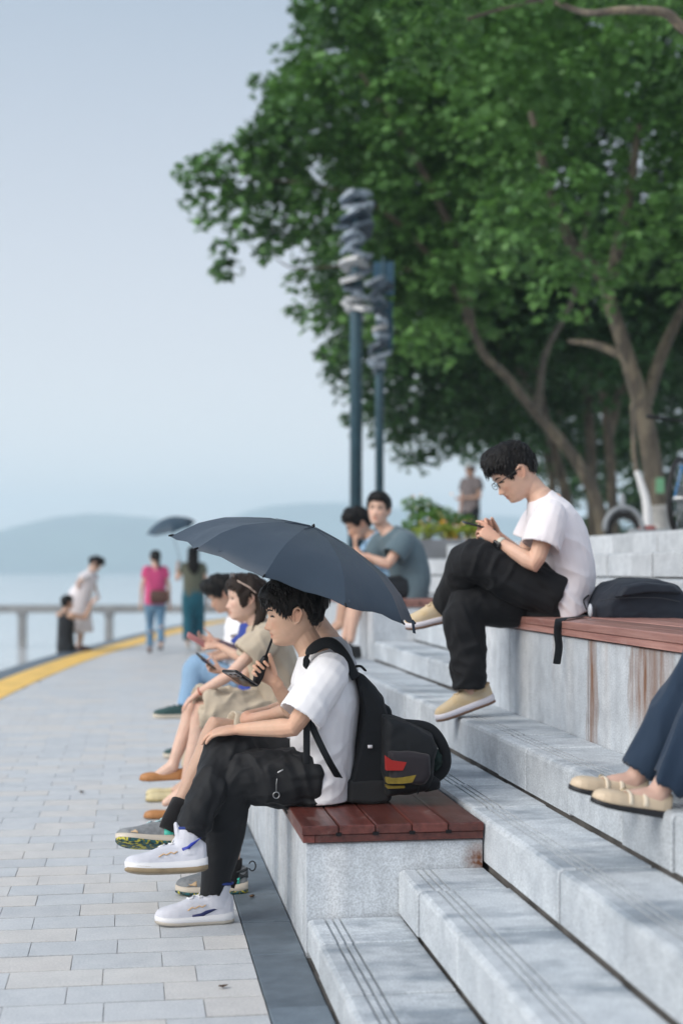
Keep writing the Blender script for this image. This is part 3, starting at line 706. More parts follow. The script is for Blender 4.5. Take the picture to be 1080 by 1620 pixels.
# ---------------------------------------------------------------- bicycle parked at the right edge
M_TYRE = mat('tyre_black', (.012,.012,.013), .7); M_BLUE = mat('bicycle_blue', (.02,.20,.48), .35); M_STEEL = mat('steel', (.42,.44,.46), .3, .9); M_BLK = mat('black_metal', (.012,.012,.014), .45, .6)
def bicycle(px, zc):
    p = D(px, HZ, zc); root = empty('bicycle', (p[0], p[1], TOPZ-.006), 'blue bicycle with black tyres parked under the trees at the right edge', 'bicycle')
    u = np.array((CS, -SN, 0)); g = np.array((p[0], p[1], TOPZ-.006)); rot = math.radians(60); u = np.array((u[0]*math.cos(rot)-u[1]*math.sin(rot), u[0]*math.sin(rot)+u[1]*math.cos(rot), 0)); w = np.array((-u[1], u[0], 0))
    B = lambda x, z, y=0: g + u*x + w*y + np.array((0,0,z))
    for nm, cx in (('front_wheel', 0.0), ('rear_wheel', 1.04)):
        wm = MB(); a = np.linspace(0, 2*math.pi, 41); wm.tube([B(cx+.335*math.cos(t), .345+.335*math.sin(t)) for t in a], .024, 8, rnd=False); wo = keep(wm.obj(nm, [M_TYRE], None), root)
        rm = MB(); rm.tube([B(cx+.305*math.cos(t), .345+.305*math.sin(t)) for t in a], .012, 6, rnd=False); ro = rm.obj('rim', [M_STEEL], None); ro.parent = wo
        sm = MB()
        for i in range(24):
            t = i*math.pi/12; sm.tube([B(cx, .345, .02*(-1)**i), B(cx+.30*math.cos(t+.15*(-1)**i), .345+.30*math.sin(t+.15*(-1)**i))], .0028, 4, rnd=False)
        sm.tube([B(cx,.345,-.05), B(cx,.345,.05)], .022, 8); so = sm.obj('spokes', [M_STEEL], None); so.parent = wo
        fm = MB(); fm.tube([B(cx+.372*math.cos(t), .345+.372*math.sin(t)) for t in np.linspace(.2, 2.6, 14)], (.03,.008), 8); keep(fm.obj('mudguard', [M_BLK], None), root)
    fr = MB()
    for a, c_, r in (((.30,.78),(.62,.30),.02),((.30,.90),(.78,.86),.018),((.62,.30),(.78,.92),.018),((.62,.30),(1.04,.345),.012),((.77,.84),(1.04,.345),.011),((.24,.98),(.31,.72),.022)):
        fr.tube([B(*a), B(*c_)], r, 9)
    keep(fr.obj('frame', [M_BLUE], None), root)
    fk = MB()
    for s in (-.055,.055): fk.tube([B(.285,.74), B(.27,.70,s), B(0,.345,s)], [.014,.014,.010], 8)
    keep(fk.obj('fork', [M_BLUE], None), root)
    hb_ = MB(); hb_.tube([B(.05,1.07,-.27), B(.13,1.06,-.20), B(.225,1.03,0), B(.13,1.06,.20), B(.05,1.07,.27)], .013, 8); hb_.tube([B(.225,1.03), B(.245,.96)], .016, 8); h = keep(hb_.obj('handlebar', [M_BLK], None), root)
    
    for s in (-1,1):
        gp = MB(); gp.tube([B(.02,1.072,s*.30), B(.09,1.066,s*.23)], .019, 8); g_ = gp.obj('grip', [M_TYRE], None); g_.parent = h
    sd_ = MB(); sd_.tube([B(.66,.99), B(.80,.985), B(.92,1.0)], [(.03,.02),(.055,.03),(.085,.03)], 10); keep(sd_.obj('saddle', [M_TYRE], None), root)
    cr = MB(); cr.tube([B(.62,.30,-.06), B(.62,.30,.06)], .03, 10); cr.tube([B(.62,.30,-.07), B(.70,.16,-.07)], .011, 6); cr.tube([B(.62,.30,.07), B(.54,.44,.07)], .011, 6); cr.tube([B(.66,.16,-.09), B(.74,.16,-.09)], (.012,.04), 6); keep(cr.obj('crank', [M_STEEL], None), root)
    bk = MB(); bk.box(B(-.32,.70,-.16)-np.array((.0,.0,0)), B(-.06,.92,.16)); keep(bk.obj('basket', [M_BLK], None), root) if False else None
bicycle(1076, 12.3)
# pale moulded seat-like shell and litter bag under the fork, blurred in the photograph
M_WHITEP = mat('white_plastic', (.25,.275,.30), .45)
p = D(985, HZ, 16.6); g = np.array((p[0], p[1], TOPZ-.006)); t = empty('scooter', g, 'pale grey parked scooter, only its rounded mudguard and headlamp showing above the steps', 'scooter')
B = lambda x, y, z: g + np.array((CS*x + SN*y, -SN*x + CS*y, z))
mb = MB(); mb.tube([B(.21*math.cos(a), 0, .22+.235*math.sin(a)) for a in np.linspace(-.1, math.pi+.05, 15)], [(.035,.075)]*15, 10); keep(mb.obj('mudguard', [M_WHITEP], None), t)
mb = MB(); mb.tube([B(.175*math.cos(a), 0, .20+.175*math.sin(a)) for a in np.linspace(0, 2*math.pi, 25)], .045, 8, rnd=False); keep(mb.obj('wheel', [M_TYRE], None), t)
mb = MB(); mb.tube([B(-.005,0,.44), B(-.008,0,.60)], [(.045,.045),(.028,.03)], 10); keep(mb.obj('headlamp', [M_WHITEP], None), t)
mb = MB(); mb.box(B(.18,-.05,.14), B(.36,.10,.25), bev=.02); keep(mb.obj('tail_light', [mat('red_plastic', (.35,.05,.035), .4)], None), t)
mb = MB(); mb.tube([B(.1,0,.16), B(.35,0,.15), B(.85,0,.15), B(1.05,0,.22)], [(.06,.09)]*4, 10); keep(mb.obj('body', [M_WHITEP], None), t)
mb = MB(); mb.tube([B(1.10+.175*math.cos(a), 0, .20+.175*math.sin(a)) for a in np.linspace(0, 2*math.pi, 25)], .045, 8, rnd=False); keep(mb.obj('wheel', [M_TYRE], None), t)
# pale cloth wrapped round a thin trunk
t = empty('wrapped_sapling', gbase(1020, 17.5), 'white wrapped young trunk leaning at the left of the forked tree', 'sapling', None)
P = crom([gbase(1024,17.5), D(1022,800,17.5), D(1013,765,17.5), D(1006,745,17.5)], 5); mb = MB()
mb.tube(P, list(np.linspace(.062,.035,len(P))), 10); keep(mb.obj('wrapping', [mat('white_cloth', (.72,.74,.76), .9, bump=.6, bscale=18)], None), t)
mb = MB(); mb.tube(crom([P[-1], D(1002,715,17.5), D(1000,640,17.6)], 4), [.035]*9, 8); keep(mb.obj('stem', [M_BARK], None), t)
tg = MB(); a = D(1043, 768, 18.65); tg.box(a-np.array((.055,.006,.10)), a+np.array((.055,.006,.10)), bev=.004); tag(tg.obj('tree_tag', [mat('green_tag', (.17,.42,.24), .6)], None, False), 'small green tag fixed to the pale forked trunk', 'tag')
# ================================================================== PEOPLE: builders
def unit(v): v = np.asarray(v, float); return v/(np.linalg.norm(v)+1e-12)
def skin_mat(name, c, sss=.12):
    m = mat(name, c, .5, spec=.35, attr='Col', sss=sss, bump=.08, bscale=300); return m
M_SKIN = skin_mat('skin', (.5,.33,.25))
def hair_mat(name, c): return mat(name, c, .55, spec=.22, vary=.35, vscale=60, bump=.5, bscale=1, coord='Object', stretch=(220,220,30))
M_HAIR = hair_mat('black_hair', (.0065,.006,.0065)); M_HAIRB = hair_mat('dark_brown_hair', (.022,.014,.011))
def cloth_mat(name, c, rough=.85, vary=.06, bump=.25, weave=700, sheen=.15, folds=.35, fscale=9):
    if name in MATS: return MATS[name]
    m, nt, b = newmat(name); P = wpos(nt); n = noise_(nt, P, fscale, 3, .5, (1, 1, .55)); w_ = noise_(nt, P, weave, 1)
    cc = mixc(nt, vary*2, c, ramp(nt, noise_(nt, P, 5, 3), [(.3, tuple(x*.75 for x in c)), (.7, tuple(min(1, x*1.08) for x in c))]))
    nt.links.new(cc, b.inputs['Base Color']); b.inputs['Roughness'].default_value = rough; b.inputs['Specular IOR Level'].default_value = .3
    b.inputs['Sheen Weight'].default_value = sheen; b.inputs['Sheen Roughness'].default_value = .45
    h = math_(nt, 'ADD', math_(nt, 'MULTIPLY', n, folds*3), math_(nt, 'MULTIPLY', w_, .06)); bump_(nt, b, h, bump, .012); return m
def lock_mat(m):
    n_ = m.name + '_strand'
    if n_ in MATS: return MATS[n_]
    c0 = m.node_tree.nodes['Principled BSDF'].inputs['Base Color'].default_value[:3]; q, nt, b = newmat(n_); ge = N(nt, 'ShaderNodeNewGeometry'); c = ramp(nt, ge.outputs['Random Per Island'], [(0, tuple(x*.6 for x in c0)), (.6, tuple(x*1.3 for x in c0)), (1, tuple(x*1.9+.002 for x in c0))]); nt.links.new(c, b.inputs['Base Color']); b.inputs['Roughness'].default_value = .45; b.inputs['Specular IOR Level'].default_value = .3; return q
# ---- head: horizontal slices (z, front, back, half width), metres, origin between the ears at eye height
SL = np.array([(-.122,.052,-.005,.018),(-.114,.078,-.020,.034),(-.104,.0895,-.030,.044),(-.095,.0885,-.040,.050),(-.088,.0865,-.050,.054),(-.080,.0905,-.058,.058),(-.0725,.0885,-.064,.060),
    (-.065,.0925,-.070,.063),(-.056,.0895,-.077,.066),(-.045,.0900,-.084,.069),(-.030,.0905,-.091,.0715),(-.015,.0895,-.096,.0735),(0,.0885,-.100,.075),(.012,.0935,-.102,.076),(.025,.0955,-.103,.0765),
    (.045,.0935,-.101,.0755),(.065,.085,-.095,.071),(.082,.072,-.084,.062),(.096,.054,-.068,.049),(.107,.032,-.046,.032),(.113,.010,-.022,.012)])
def head_grid(fem=False, na=64, nzs=64):
    z = np.concatenate([np.linspace(-.122,.08,nzs-14), np.linspace(.084,.113,14)])
    xf, xb, w = (np.interp(z, SL[:,0], SL[:,i]) for i in (1,2,3))
    k = np.ones(3)/3
    w = np.convolve(np.pad(w,1,'edge'),k,'valid'); xb = np.convolve(np.pad(xb,1,'edge'),k,'valid')
    a = np.linspace(-math.pi, math.pi, na, endpoint=False)
    ca, sa = np.cos(a)[None], np.sin(a)[None]
    ex = 2/2.35
    X = np.where(ca > 0, xf[:,None]*np.abs(ca)**ex, xb[:,None]*np.abs(ca)**ex*1.0)
    mid = np.where(ca > 0, 0, 0)
    Y = w[:,None]*np.sign(sa)*np.abs(sa)**ex
    Z = np.repeat(z[:,None], na, 1)
    fr = (ca > .1)
    # nose
    nzv = np.interp(z, [-.062,-.056,-.050,-.044,-.036,-.02,-.004,.010], [0,.007,.0185,.0225,.0185,.0105,.003,0])
    ns = np.interp(z, [-.06,-.048,-.03,0], [.0150,.0135,.0095,.0085])
    X = X + fr*1.13*nzv[:,None]*np.exp(-(Y/ns[:,None])**2)
    # nostril wings
    X = X + fr*.007*np.exp(-((np.abs(Y)-.014)/.006)**2-((Z+.049)/.007)**2)
    # eye sockets, cheeks, lips
    X = X - fr*.0085*np.exp(-((np.abs(Y)-.031)/.015)**2-((Z+.001)/.011)**2)
    X = X + fr*.003*np.exp(-((np.abs(Y)-.031)/.010)**2-((Z+.001)/.006)**2)
    X = X + fr*.004*np.exp(-((np.abs(Y)-.042)/.016)**2-((Z+.032)/.016)**2)
    lip = np.interp(z, [-.090,-.084,-.079,-.0755,-.0725,-.0695,-.065,-.060], [0,.0035,.0050,.0035,-.001,.0035,.0045,0])
    X = X + fr*lip[:,None]*np.exp(-(Y/.019)**2)
    return np.stack([X,Y,Z],2), z, a
def hpts(L, c, B, k): return c + (np.asarray(L)*k) @ B      # head-local -> world; B rows: forward, left, up
HG, HZS, HA = head_grid()
def grid_normals(G_):
    da = np.roll(G_, -1, 1) - np.roll(G_, 1, 1); dz = np.gradient(G_, axis=0); n = np.cross(da, dz); n /= np.linalg.norm(n, axis=2)[:,:,None] + 1e-12
    return n
HN = grid_normals(HG)
def front_x(y, z):   # surface x of the face at (y, z)
    i = np.argmin(np.abs(HZS - z)); row = HG[i]; f = np.cos(HA) > .05; o = np.argsort(row[f,1]); return float(np.interp(y, row[f,1][o], row[f,0][o]))
def add_head(mb, c, B, k, ears=True):
    G_ = HG.copy(); mb.rings([hpts(G_[i], c, B, k) for i in range(len(G_))])
    if ears:
        for s in (-1, 1):
            pts = [(.006,.072,-.028),(.004,.076,-.012),(.004,.081,.004),(-.004,.086,.016),(-.016,.089,.018),(-.026,.089,.008),(-.027,.086,-.008),(-.020,.082,-.022),(-.010,.078,-.036),(-.001,.073,-.038)]
            P = hpts([(x, s*y, z) for x, y, z in pts], c, B, k); mb.tube(P, [.0046*k]*len(P), 8)
            mb.tube(hpts([(.0,s*.070,-.015),(-.008,s*.0765,-.008),(-.016,s*.082,.002)], c, B, k), [(.016*k,.006*k),(.018*k,.005*k),(.012*k,.004*k)], 8, side=B[2])
def head_colors(V, c, B, k, skin, fem=False, shave=.12):
    L = ((V - c) @ B.T)/k; x, y, z = L.T; skin = np.array(skin); col = np.tile(skin, (len(V),1))
    def blend(mask, cc): nonlocal col; col = col*(1-mask[:,None]) + np.array(cc)*mask[:,None]
    f = np.clip((x-.055)/.015, 0, 1)
    blend(.35*f*np.exp(-((np.abs(y)-.040)/.02)**2-((z+.035)/.02)**2), (skin[0]*1.0, skin[1]*.72, skin[2]*.66))
    blend(.35*f*np.exp(-(y/.014)**2-((z+.046)/.012)**2), (skin[0]*1.0, skin[1]*.74, skin[2]*.68))
    lm = np.clip(1.25-np.abs((z+.0735)/.0105), 0, 1)*np.clip(1.35-np.abs(y)/.021, 0, 1); blend(np.clip(lm*1.6,0,1)*f*(1.0 if fem else .9), (skin[0]*.82, skin[1]*.50, skin[2]*.48))
    blend(np.exp(-((z+.0728)/.0022)**2)*np.clip(1.3-np.abs(y)/.023,0,1)*f*.75, skin*.30)
    ex, ez = (np.abs(y)-.031)/.0145, (z+.001)/.0048
    blend(np.clip(1.4-np.sqrt(ex**2+ez**2),0,1)*f*.85, (.035,.025,.022))
    blend(np.exp(-((np.abs(y)-.031)/.016)**2-((z-.010)/.004)**2)*f*.35, skin*.6)
    if not fem: blend(shave*f*np.exp(-((z+.095)/.02)**2), skin*.62)
    hm = np.clip((.03 - np.linalg.norm(np.stack([x+.008, (np.abs(y)-.082)*.7, z+.010],1),axis=1))/.012,0,1)
    blend(.45*hm, (skin[0]*1.0, skin[1]*.70, skin[2]*.62))
    return col
def hand(mb, wr, d, n, s, k=1.0, curl=(.35,.45,.35), spread=.05, thumb=(.75,.6,.25), tb=.45, r=.0078, curls=None):
    d = unit(d); n = np.asarray(n, float); n = unit(n - d*n.dot(d)); s2 = np.cross(n, d); s = s2 if s2.dot(np.asarray(s, float)) > 0 else -s2
    mb.tube([wr - d*.02*k, wr + d*.012*k, wr + d*.05*k, wr + d*.090*k], [(.024*k,.019*k),(.027*k,.018*k),(.038*k,.0165*k),(.038*k,.012*k)], 12, side=s)
    for i, L in enumerate((.072,.080,.074,.058)):
        cu = curls[i] if curls else curl
        p = wr + d*(.088 - (.006 if i in (0,) else .012 if i == 3 else 0))*k + s*(.0305-.0203*i)*k; a = 0; P = [p - d*.02*k, p]; sp_ = spread*(1.5-i)
        for j, fr in enumerate((.44,.31,.25)):
            a += cu[j]; dr = unit(d*math.cos(a) + n*math.sin(a) + s*sp_*math.cos(a)); p = p + dr*L*fr*k; P.append(p)
        mb.tube(P, [r*1.12*k, r*1.12*k, r*1.06*k, r*.98*k, r*.82*k], 8)
    p = wr + d*.022*k + s*.020*k; d1 = unit(s*thumb[0] + d*thumb[1] + n*thumb[2]); q = p + d1*.046*k; d2 = unit(d1 + n*tb*.5 + d*tb); q2 = q + d2*.030*k; d3 = unit(d2 + n*tb*.4); q3 = q2 + d3*.024*k
    mb.tube([p, q, q2, q3], [.0145*k,.0108*k,.0095*k,.0078*k], 9)
    return s
def arm(mb, sh, el, wr, k=1.0, f=1.0):
    a = [sh, sh*.5+el*.5, el*.88+sh*.12, el, el*.80+wr*.20, el*.45+wr*.55, wr]
    mb.tube(a, [x*k*f for x in (.050,.043,.038,.0365,.0395,.033,.0245)], 12)
def leg(mb, hip, kn, an, k=1.0, f=1.0):
    calf = kn*.68+an*.32; sh = unit(an-kn); th = unit(kn-hip); back = unit(-(th - sh*th.dot(sh))+1e-6)
    mb.tube([hip, hip*.5+kn*.5, kn*.9+hip*.1, kn, kn*.88+an*.12, calf+back*.012*k, kn*.4+an*.6+back*.004, kn*.12+an*.88, an], [x*k*f for x in (.088,.077,.060,.056,.052,.056,.047,.036,.036)], 14)
def torso(mb, J, k=1.0, w=1.0, grow=0.0, prof=None, low=None):
    lat = unit(J['shL'] - J['shR']); latp = unit(J['hipL'] - J['hipR']); pel, wa, ch, nk = J['pel'], J['waist'], J['chest'], J['neck']
    low = pel - unit(wa-pel)*.10*k if low is None else low
    P = crom([low, pel, wa, ch, ch*.45+nk*.55, nk - unit(nk-ch)*.012], 3)
    t = np.linspace(0, 1, len(P)); base = prof or [(.145,.10),(.165,.115),(.140,.098),(.162,.112),(.165,.098),(.085,.066)]
    u = np.linspace(0, 1, len(base)); R = [(k*w*np.interp(x, u, [b[0] for b in base])+grow, k*w*np.interp(x, u, [b[1] for b in base])+grow) for x in t]
    mb.tube(P, R, 24, side=unit(lat+latp)); return P, R
def wrinkle(V, Nn, amp, scale, seed, stretch=(1,1,1), mask=None, folds=()):
    base = V
    for c, dr, a_, sc, rad in folds:      # pulled folds that run along dr, fading away from c
        dr = unit(dr); Q = base - np.outer(base @ dr, dr)*.86; n = nz3(Q, sc, seed+31, 2); fall = np.exp(-np.sum((base-c)**2,1)/rad**2); V = V + Nn*((np.clip(1-np.abs(n)*2.6, -.4, 1)*a_)*fall)[:,None]
    Q = V*np.array(stretch); n = nz3(Q, scale, seed, 3); r = 1 - np.abs(n)*2.2
    d = amp*(np.clip(r, -1, 1)*.6 + .4*nz3(Q, scale*.5, seed+9, 2))
    if mask is not None: d = d*mask
    return V + Nn*d[:,None]
def recess(V, caps):
    V = V.copy()
    for c, ax, r, dep in caps:
        ax = unit(ax); q = V - c; t = q @ ax; rad = np.linalg.norm(q - np.outer(t, ax), axis=1); m = (np.abs(t) < .02)*np.clip((.93*r - rad)/(.18*r), 0, 1)
        V -= ax[None]*(m*dep)[:,None]
    return V
def poly_tube_caps(mb, P, R, n=16, side=None): mb.tube(P, R, n, side=side, rnd=False)
def build_shirt(root, J, k, m, voxel, sleeve=.55, slr=.078, prof=None, hem=.10, amp=.006, scale=9, seed=1, folds=(), sleeves=('L','R'), name='shirt', low=None, w=1.0, hemr=None, smooth=3, neckr=.052):
    mb = MB(); lat = unit(J['shL']-J['shR']); pel, wa, ch, nk = J['pel'], J['waist'], J['chest'], J['neck']
    low = pel - unit(wa-pel)*hem*k if low is None else low
    base = prof or [(.185,.135),(.185,.138),(.175,.130),(.185,.132),(.178,.112),(.095,.072)]
    P = crom([low, pel, wa, ch, ch*.45+nk*.55, nk + unit(nk-ch)*.004], 4); u = np.linspace(0,1,len(base)); t = np.linspace(0,1,len(P))
    R = [(k*w*np.interp(x,u,[b[0] for b in base]), k*w*np.interp(x,u,[b[1] for b in base])) for x in t]
    mb.tube(P, R, 26, side=lat, rnd=False); caps = [(P[0], P[0]-P[1], min(R[0])*1.0, .05)]
    for s in sleeves:
        sh, el = J['sh'+s], J['el'+s]; e = sh + (el-sh)*sleeve; inn = sh*.62 + (ch*.4+nk*.6)*.38
        Q = crom([inn, sh - (el-sh)*.02, sh*.5+e*.5, e], 4)
        mb.tube(Q, list(np.interp(np.linspace(0,1,len(Q)), [0,.3,.6,1], [.070*k*w,.070*k*w,slr*.97*k,slr*k])), 16, rnd=False); caps.append((e, el-sh, slr*k, .045))
    me, V, Nn = remesh(mb, voxel, smooth); V = wrinkle(V, Nn, amp, scale, seed, (1,1,.7), folds=folds); V = recess(V, caps)
    return finish(me, V, name, m, root)
def build_trousers(root, J, k, m, voxel, frac=1.0, radii=(.105,.10,.085,.078,.078), amp=.008, scale=8, seed=2, name='trousers', waist=.03, hemoff=.02, pelr=(.178,.128), smooth=3, folds=()):
    mb = MB(); lat = unit(J['hipL']-J['hipR']); pel, wa = J['pel'], J['waist']; top = pel + (wa-pel)*.8
    fw = unit((J['knL']+J['knR'])/2 - pel)
    P = [pel - unit(wa-pel)*.085*k + fw*.03, pel, top]
    mb.tube(P, [(pelr[0]*k*.93,pelr[1]*k*.9),(pelr[0]*k,pelr[1]*k),(pelr[0]*k*.92,pelr[1]*k*.92)], 20, side=lat); caps = []
    for s in 'LR':
        hp, kn, an = J['hip'+s], J['kn'+s], J['an'+s]
        if frac <= .55:    # shorts
            f = frac/.5; e = hp + (kn-hp)*min(f, 1.0) + (an-kn)*max(0, f-1)
            Q = crom([hp, hp*.5+e*.5, e], 4); R = np.interp(np.linspace(0,1,len(Q)), [0,.5,1], [radii[0]*k, radii[1]*k, radii[2]*k])
        else:
            e = kn + (an-kn)*(frac*2-1); Q = crom([hp, hp*.5+kn*.5, kn, kn*.5+e*.5, e], 4); R = np.interp(np.linspace(0,1,len(Q)), [0,.25,.5,.75,1], [r*k for r in radii])
        mb.tube(Q, list(R), 18, rnd=False); caps.append((Q[-1], Q[-1]-Q[-2], R[-1], .04))
    me, V, Nn = remesh(mb, voxel, smooth); V = wrinkle(V, Nn, amp, scale, seed, (1,1,.6), folds=folds); V = recess(V, caps)
    return finish(me, V, name, m, root)
def build_body(root, J, k, voxel, skin, hands, fem=False, arms_f=1.0, leg_f=1.0, smooth=2, shave=.12, headk=1.0, neckf=1.0):
    mb = MB(); torso(mb, J, k, .93 if fem else 1.0); hc, B = J['head'], J['B']
    add_head(mb, hc, B, headk)
    nb = hc - B[2]*.085*headk - B[0]*.028*headk; nk = J['neck']
    mb.tube(crom([nk - unit(hc-nk)*.06*k, nk, nb, hc - B[2]*.03*headk - B[0]*.022], 3), [x*k*neckf for x in (.075,.066,.059,.056,.054,.053,.052,.052,.052,.052)], 16)
    for s in 'LR':
        arm(mb, J['sh'+s], J['el'+s], J['wr'+s], k, arms_f*(.86 if fem else 1)); leg(mb, J['hip'+s], J['kn'+s], J['an'+s], k, leg_f*(.93 if fem else 1))
        mb.tube([J['ch2'] if 'ch2' in J else J['chest']*.4+J['neck']*.6, J['sh'+s]], [.06*k,.055*k], 10)
        h = hands.get(s) if hands else None
        if h: hand(mb, J['wr'+s], **{'k': k*(.9 if fem else 1), **h})
        else: mb.tube([J['wr'+s], J['wr'+s]+unit(J['wr'+s]-J['el'+s])*.13*k], [.024*k,.028*k], 8)
        an = J['an'+s]; f = J.get('ft'+s); 
        if f is None: mb.tube([an, an + unit(an-J['kn'+s])*.045*k], [.035*k,.034*k], 10)
        else: mb.tube([an + unit(J['kn'+s]-an)*.02, an - np.array((0,0,.0)), an*.6+f*.4, f], [.036*k,.037*k,.034*k,.022*k], 10)
    me, V, Nn = remesh(mb, voxel, smooth, .4)
    L = ((V-hc) @ B.T)/headk; inhead = (np.abs(L[:,0]) < .13)*(np.abs(L[:,1]) < .1)*(L[:,2] > -.125)
    col = np.tile(np.array(skin, float), (len(V),1)); hcz = head_colors(V, hc, B, headk, skin, fem, shave); col[inhead > 0] = hcz[inhead > 0]
    for j in ('elL','elR','knL','knR','wrL','wrR'):
        w_ = .5*np.exp(-np.sum((V-J[j])**2,1)/.055**2)[:,None]; col = col*(1-w_) + col*np.array((1.02,.86,.80))*w_
    for s in 'LR':
        hc_ = J['wr'+s] + unit(J['wr'+s]-J['el'+s])*.12*k; w_ = .55*np.exp(-np.sum((V-hc_)**2,1)/.06**2)[:,None]; col = col*(1-w_) + col*np.array((1.03,.84,.78))*w_
    col *= (1 + .07*nz3(V, 14, 3, 2) + .05*nz3(V, 60, 5, 2))[:,None]
    return finish(me, V, 'body', M_SKIN, root, np.clip(col, 0, 1))
def hair_cap(root, c, B, k, m, top=.022, side=.012, back=.016, fringe=.03, frontz=.045, nape=-.055, sideburn=-.012, noise=.006, seed=1, locks=260, lock_len=.05, lock_r=.0045, voxel=.004, flow=(-.1,0,-1), bang=0.0, extra=None, name='hair', spiky=0.0, ear_clear=True, part=None):
    """cap over the skull with a hairline that rises at the face and dips at the nape, plus separate locks"""
    rng = np.random.default_rng(seed); az = np.abs(HA)
    hl = np.interp(az, [0,.5,.85,1.15,1.45,1.62,1.85,2.2,math.pi], [frontz, frontz-.002, frontz-.010, sideburn+.012, sideburn-.004, .026, .016, nape+.01, nape])
    Z = HG[:,:,2]; mk = np.clip((Z - hl[None])/.012, 0, 1)
    upz = np.clip(HN[:,:,2], 0, 1); fr = np.clip(np.cos(HA)[None], 0, 1); bk = np.clip(-np.cos(HA)[None], 0, 1)
    th = side + (top-side)*upz + (back-side)*bk*(1-upz) + fringe*fr*np.clip((Z-.03)/.05,0,1)*(1-.4*upz)
    n = nz3(HG.reshape(-1,3)*np.array((1,1,.55)), 34, seed, 2).reshape(Z.shape); th = th*(1 + .22*n) + noise*n
    G_ = HG + HN*(np.where(mk > 0, .002+th*mk**.6, -.008))[:,:,None]
    mb = MB(); mb.rings([hpts(G_[i], c, B, k) for i in range(len(G_))])
    me, V, Nn = remesh(mb, voxel, 1)
    o = finish(me, V, name, m, root)
    idx = np.argwhere(mk > .15); lb = MB()
    for q in range(locks):
        i, j = idx[rng.integers(len(idx))]
        p = HG[i,j] + HN[i,j]*th[i,j]*(.5+.5*rng.random())*mk[i,j]**.5; nrm = HN[i,j]
        az_ = HA[j]
        if .95 < abs(az_) < 2.1 and HG[i,j][2] < .030: continue
        if abs(az_) >= 2.1 and HG[i,j][2] < .0: continue
        f = np.array(flow, float) + rng.normal(0,.17,3)
        if abs(az_) < 1.0 and bang: f = np.array((bang, .25*np.sign(HG[i,j][1]), -.9)) + rng.normal(0,.15,3)
        f = f - nrm*f.dot(nrm)*.85; f = unit(f) + nrm*(spiky*rng.uniform(.3,1)); f = unit(f)
        L = lock_len*rng.uniform(.6,1.1)*(.75 if .95 < abs(az_) < 2.1 else 1); P = [p, p+f*L*.5+nrm*.003, p+f*L*.95 - nrm*.002+np.array((0,0,-.004))]
        lb.tube(hpts(P, c, B, k), [(lock_r*k,lock_r*.6*k), (lock_r*.95*k,lock_r*.5*k), (lock_r*.2*k,lock_r*.15*k)], 6, side=np.cross(nrm, f) @ B)
    edge = np.argwhere((mk > .2) & (mk < .95))
    edge = np.array([e for e in edge if not 1.30 < abs(HA[e[1]]) < 2.05])
    for q in range(locks):
        i, j = edge[rng.integers(len(edge))]; nrm = HN[i,j]; p = HG[i,j] + nrm*(th[i,j]*.5*mk[i,j]**.6+.001); f = np.array((flow[0]*.6 if abs(HA[j]) > 1 else .15, 0, -1.0)) + rng.normal(0,.22,3); f = unit(f - nrm*f.dot(nrm)*.9); L = rng.uniform(.010,.024)
        lb.tube(hpts([p - f*.008, p + f*L*.5 + nrm*.001, p + f*L], c, B, k), [(.0042*k,.002*k),(.0034*k,.0016*k),(.0008*k,.0006*k)], 5, side=np.cross(nrm, f) @ B)
    for q in range(260 if locks > 200 else 0):      # loose single hairs
        i, j = idx[rng.integers(len(idx))]; nrm = HN[i,j]; p = HG[i,j] + nrm*th[i,j]*mk[i,j]**.5*.9; f = np.array(flow, float) + rng.normal(0,.35,3); f = unit(f - nrm*f.dot(nrm)); L = rng.uniform(.02,.045)
        lb.tube(hpts([p, p + f*L*.5 + nrm*.004, p + f*L + nrm*rng.uniform(-.002,.008)], c, B, k), [.0011,.0009,.0004], 4)
    if locks:
        l_ = lb.obj('hair_locks', [lock_mat(m)], None); keep(l_, root); l_['kind'] = 'stuff'
    return o
def face_bits(root, c, B, k, brow=(.012,.010,.010), eyes=True, closed=True):
    mb_ = mat('brow_hair', brow, .7)
    for s in (-1, 1):
        e_ = MB(); P = [(front_x(s*y, z)+.0012, s*y, z) for y, z in ((.014,.0175),(.026,.0225),(.040,.0235),(.052,.0185))]; e_.tube(hpts(P, c, B, k), [(.0034*k,.0016*k)]*3+[(.0016*k,.001*k)], 6, side=B[2]); keep(e_.obj('eyebrow', [mb_], None), root)
        e_ = MB(); zz_ = -.004 if closed else .0035; P = [(front_x(s*y, z)+.0008, s*y, z) for y, z in ((.017,zz_),(.026,zz_+.0015),(.036,zz_+.001),(.046,zz_-.002))]; e_.tube(hpts(P, c, B, k), [.0016*k,.0024*k,.0028*k,.0018*k], 6); keep(e_.obj('eyelash', [mb_], None), root)
        if not closed:
            e_ = MB(); e_.ball(hpts([(front_x(s*.031,0)-.0035, s*.031, -.0005)], c, B, k)[0], (.006*k,.0062*k,.0052*k), 10, basis=B); keep(e_.obj('eye', [mat('dark_iris', (.02,.013,.01), .2)], None), root)
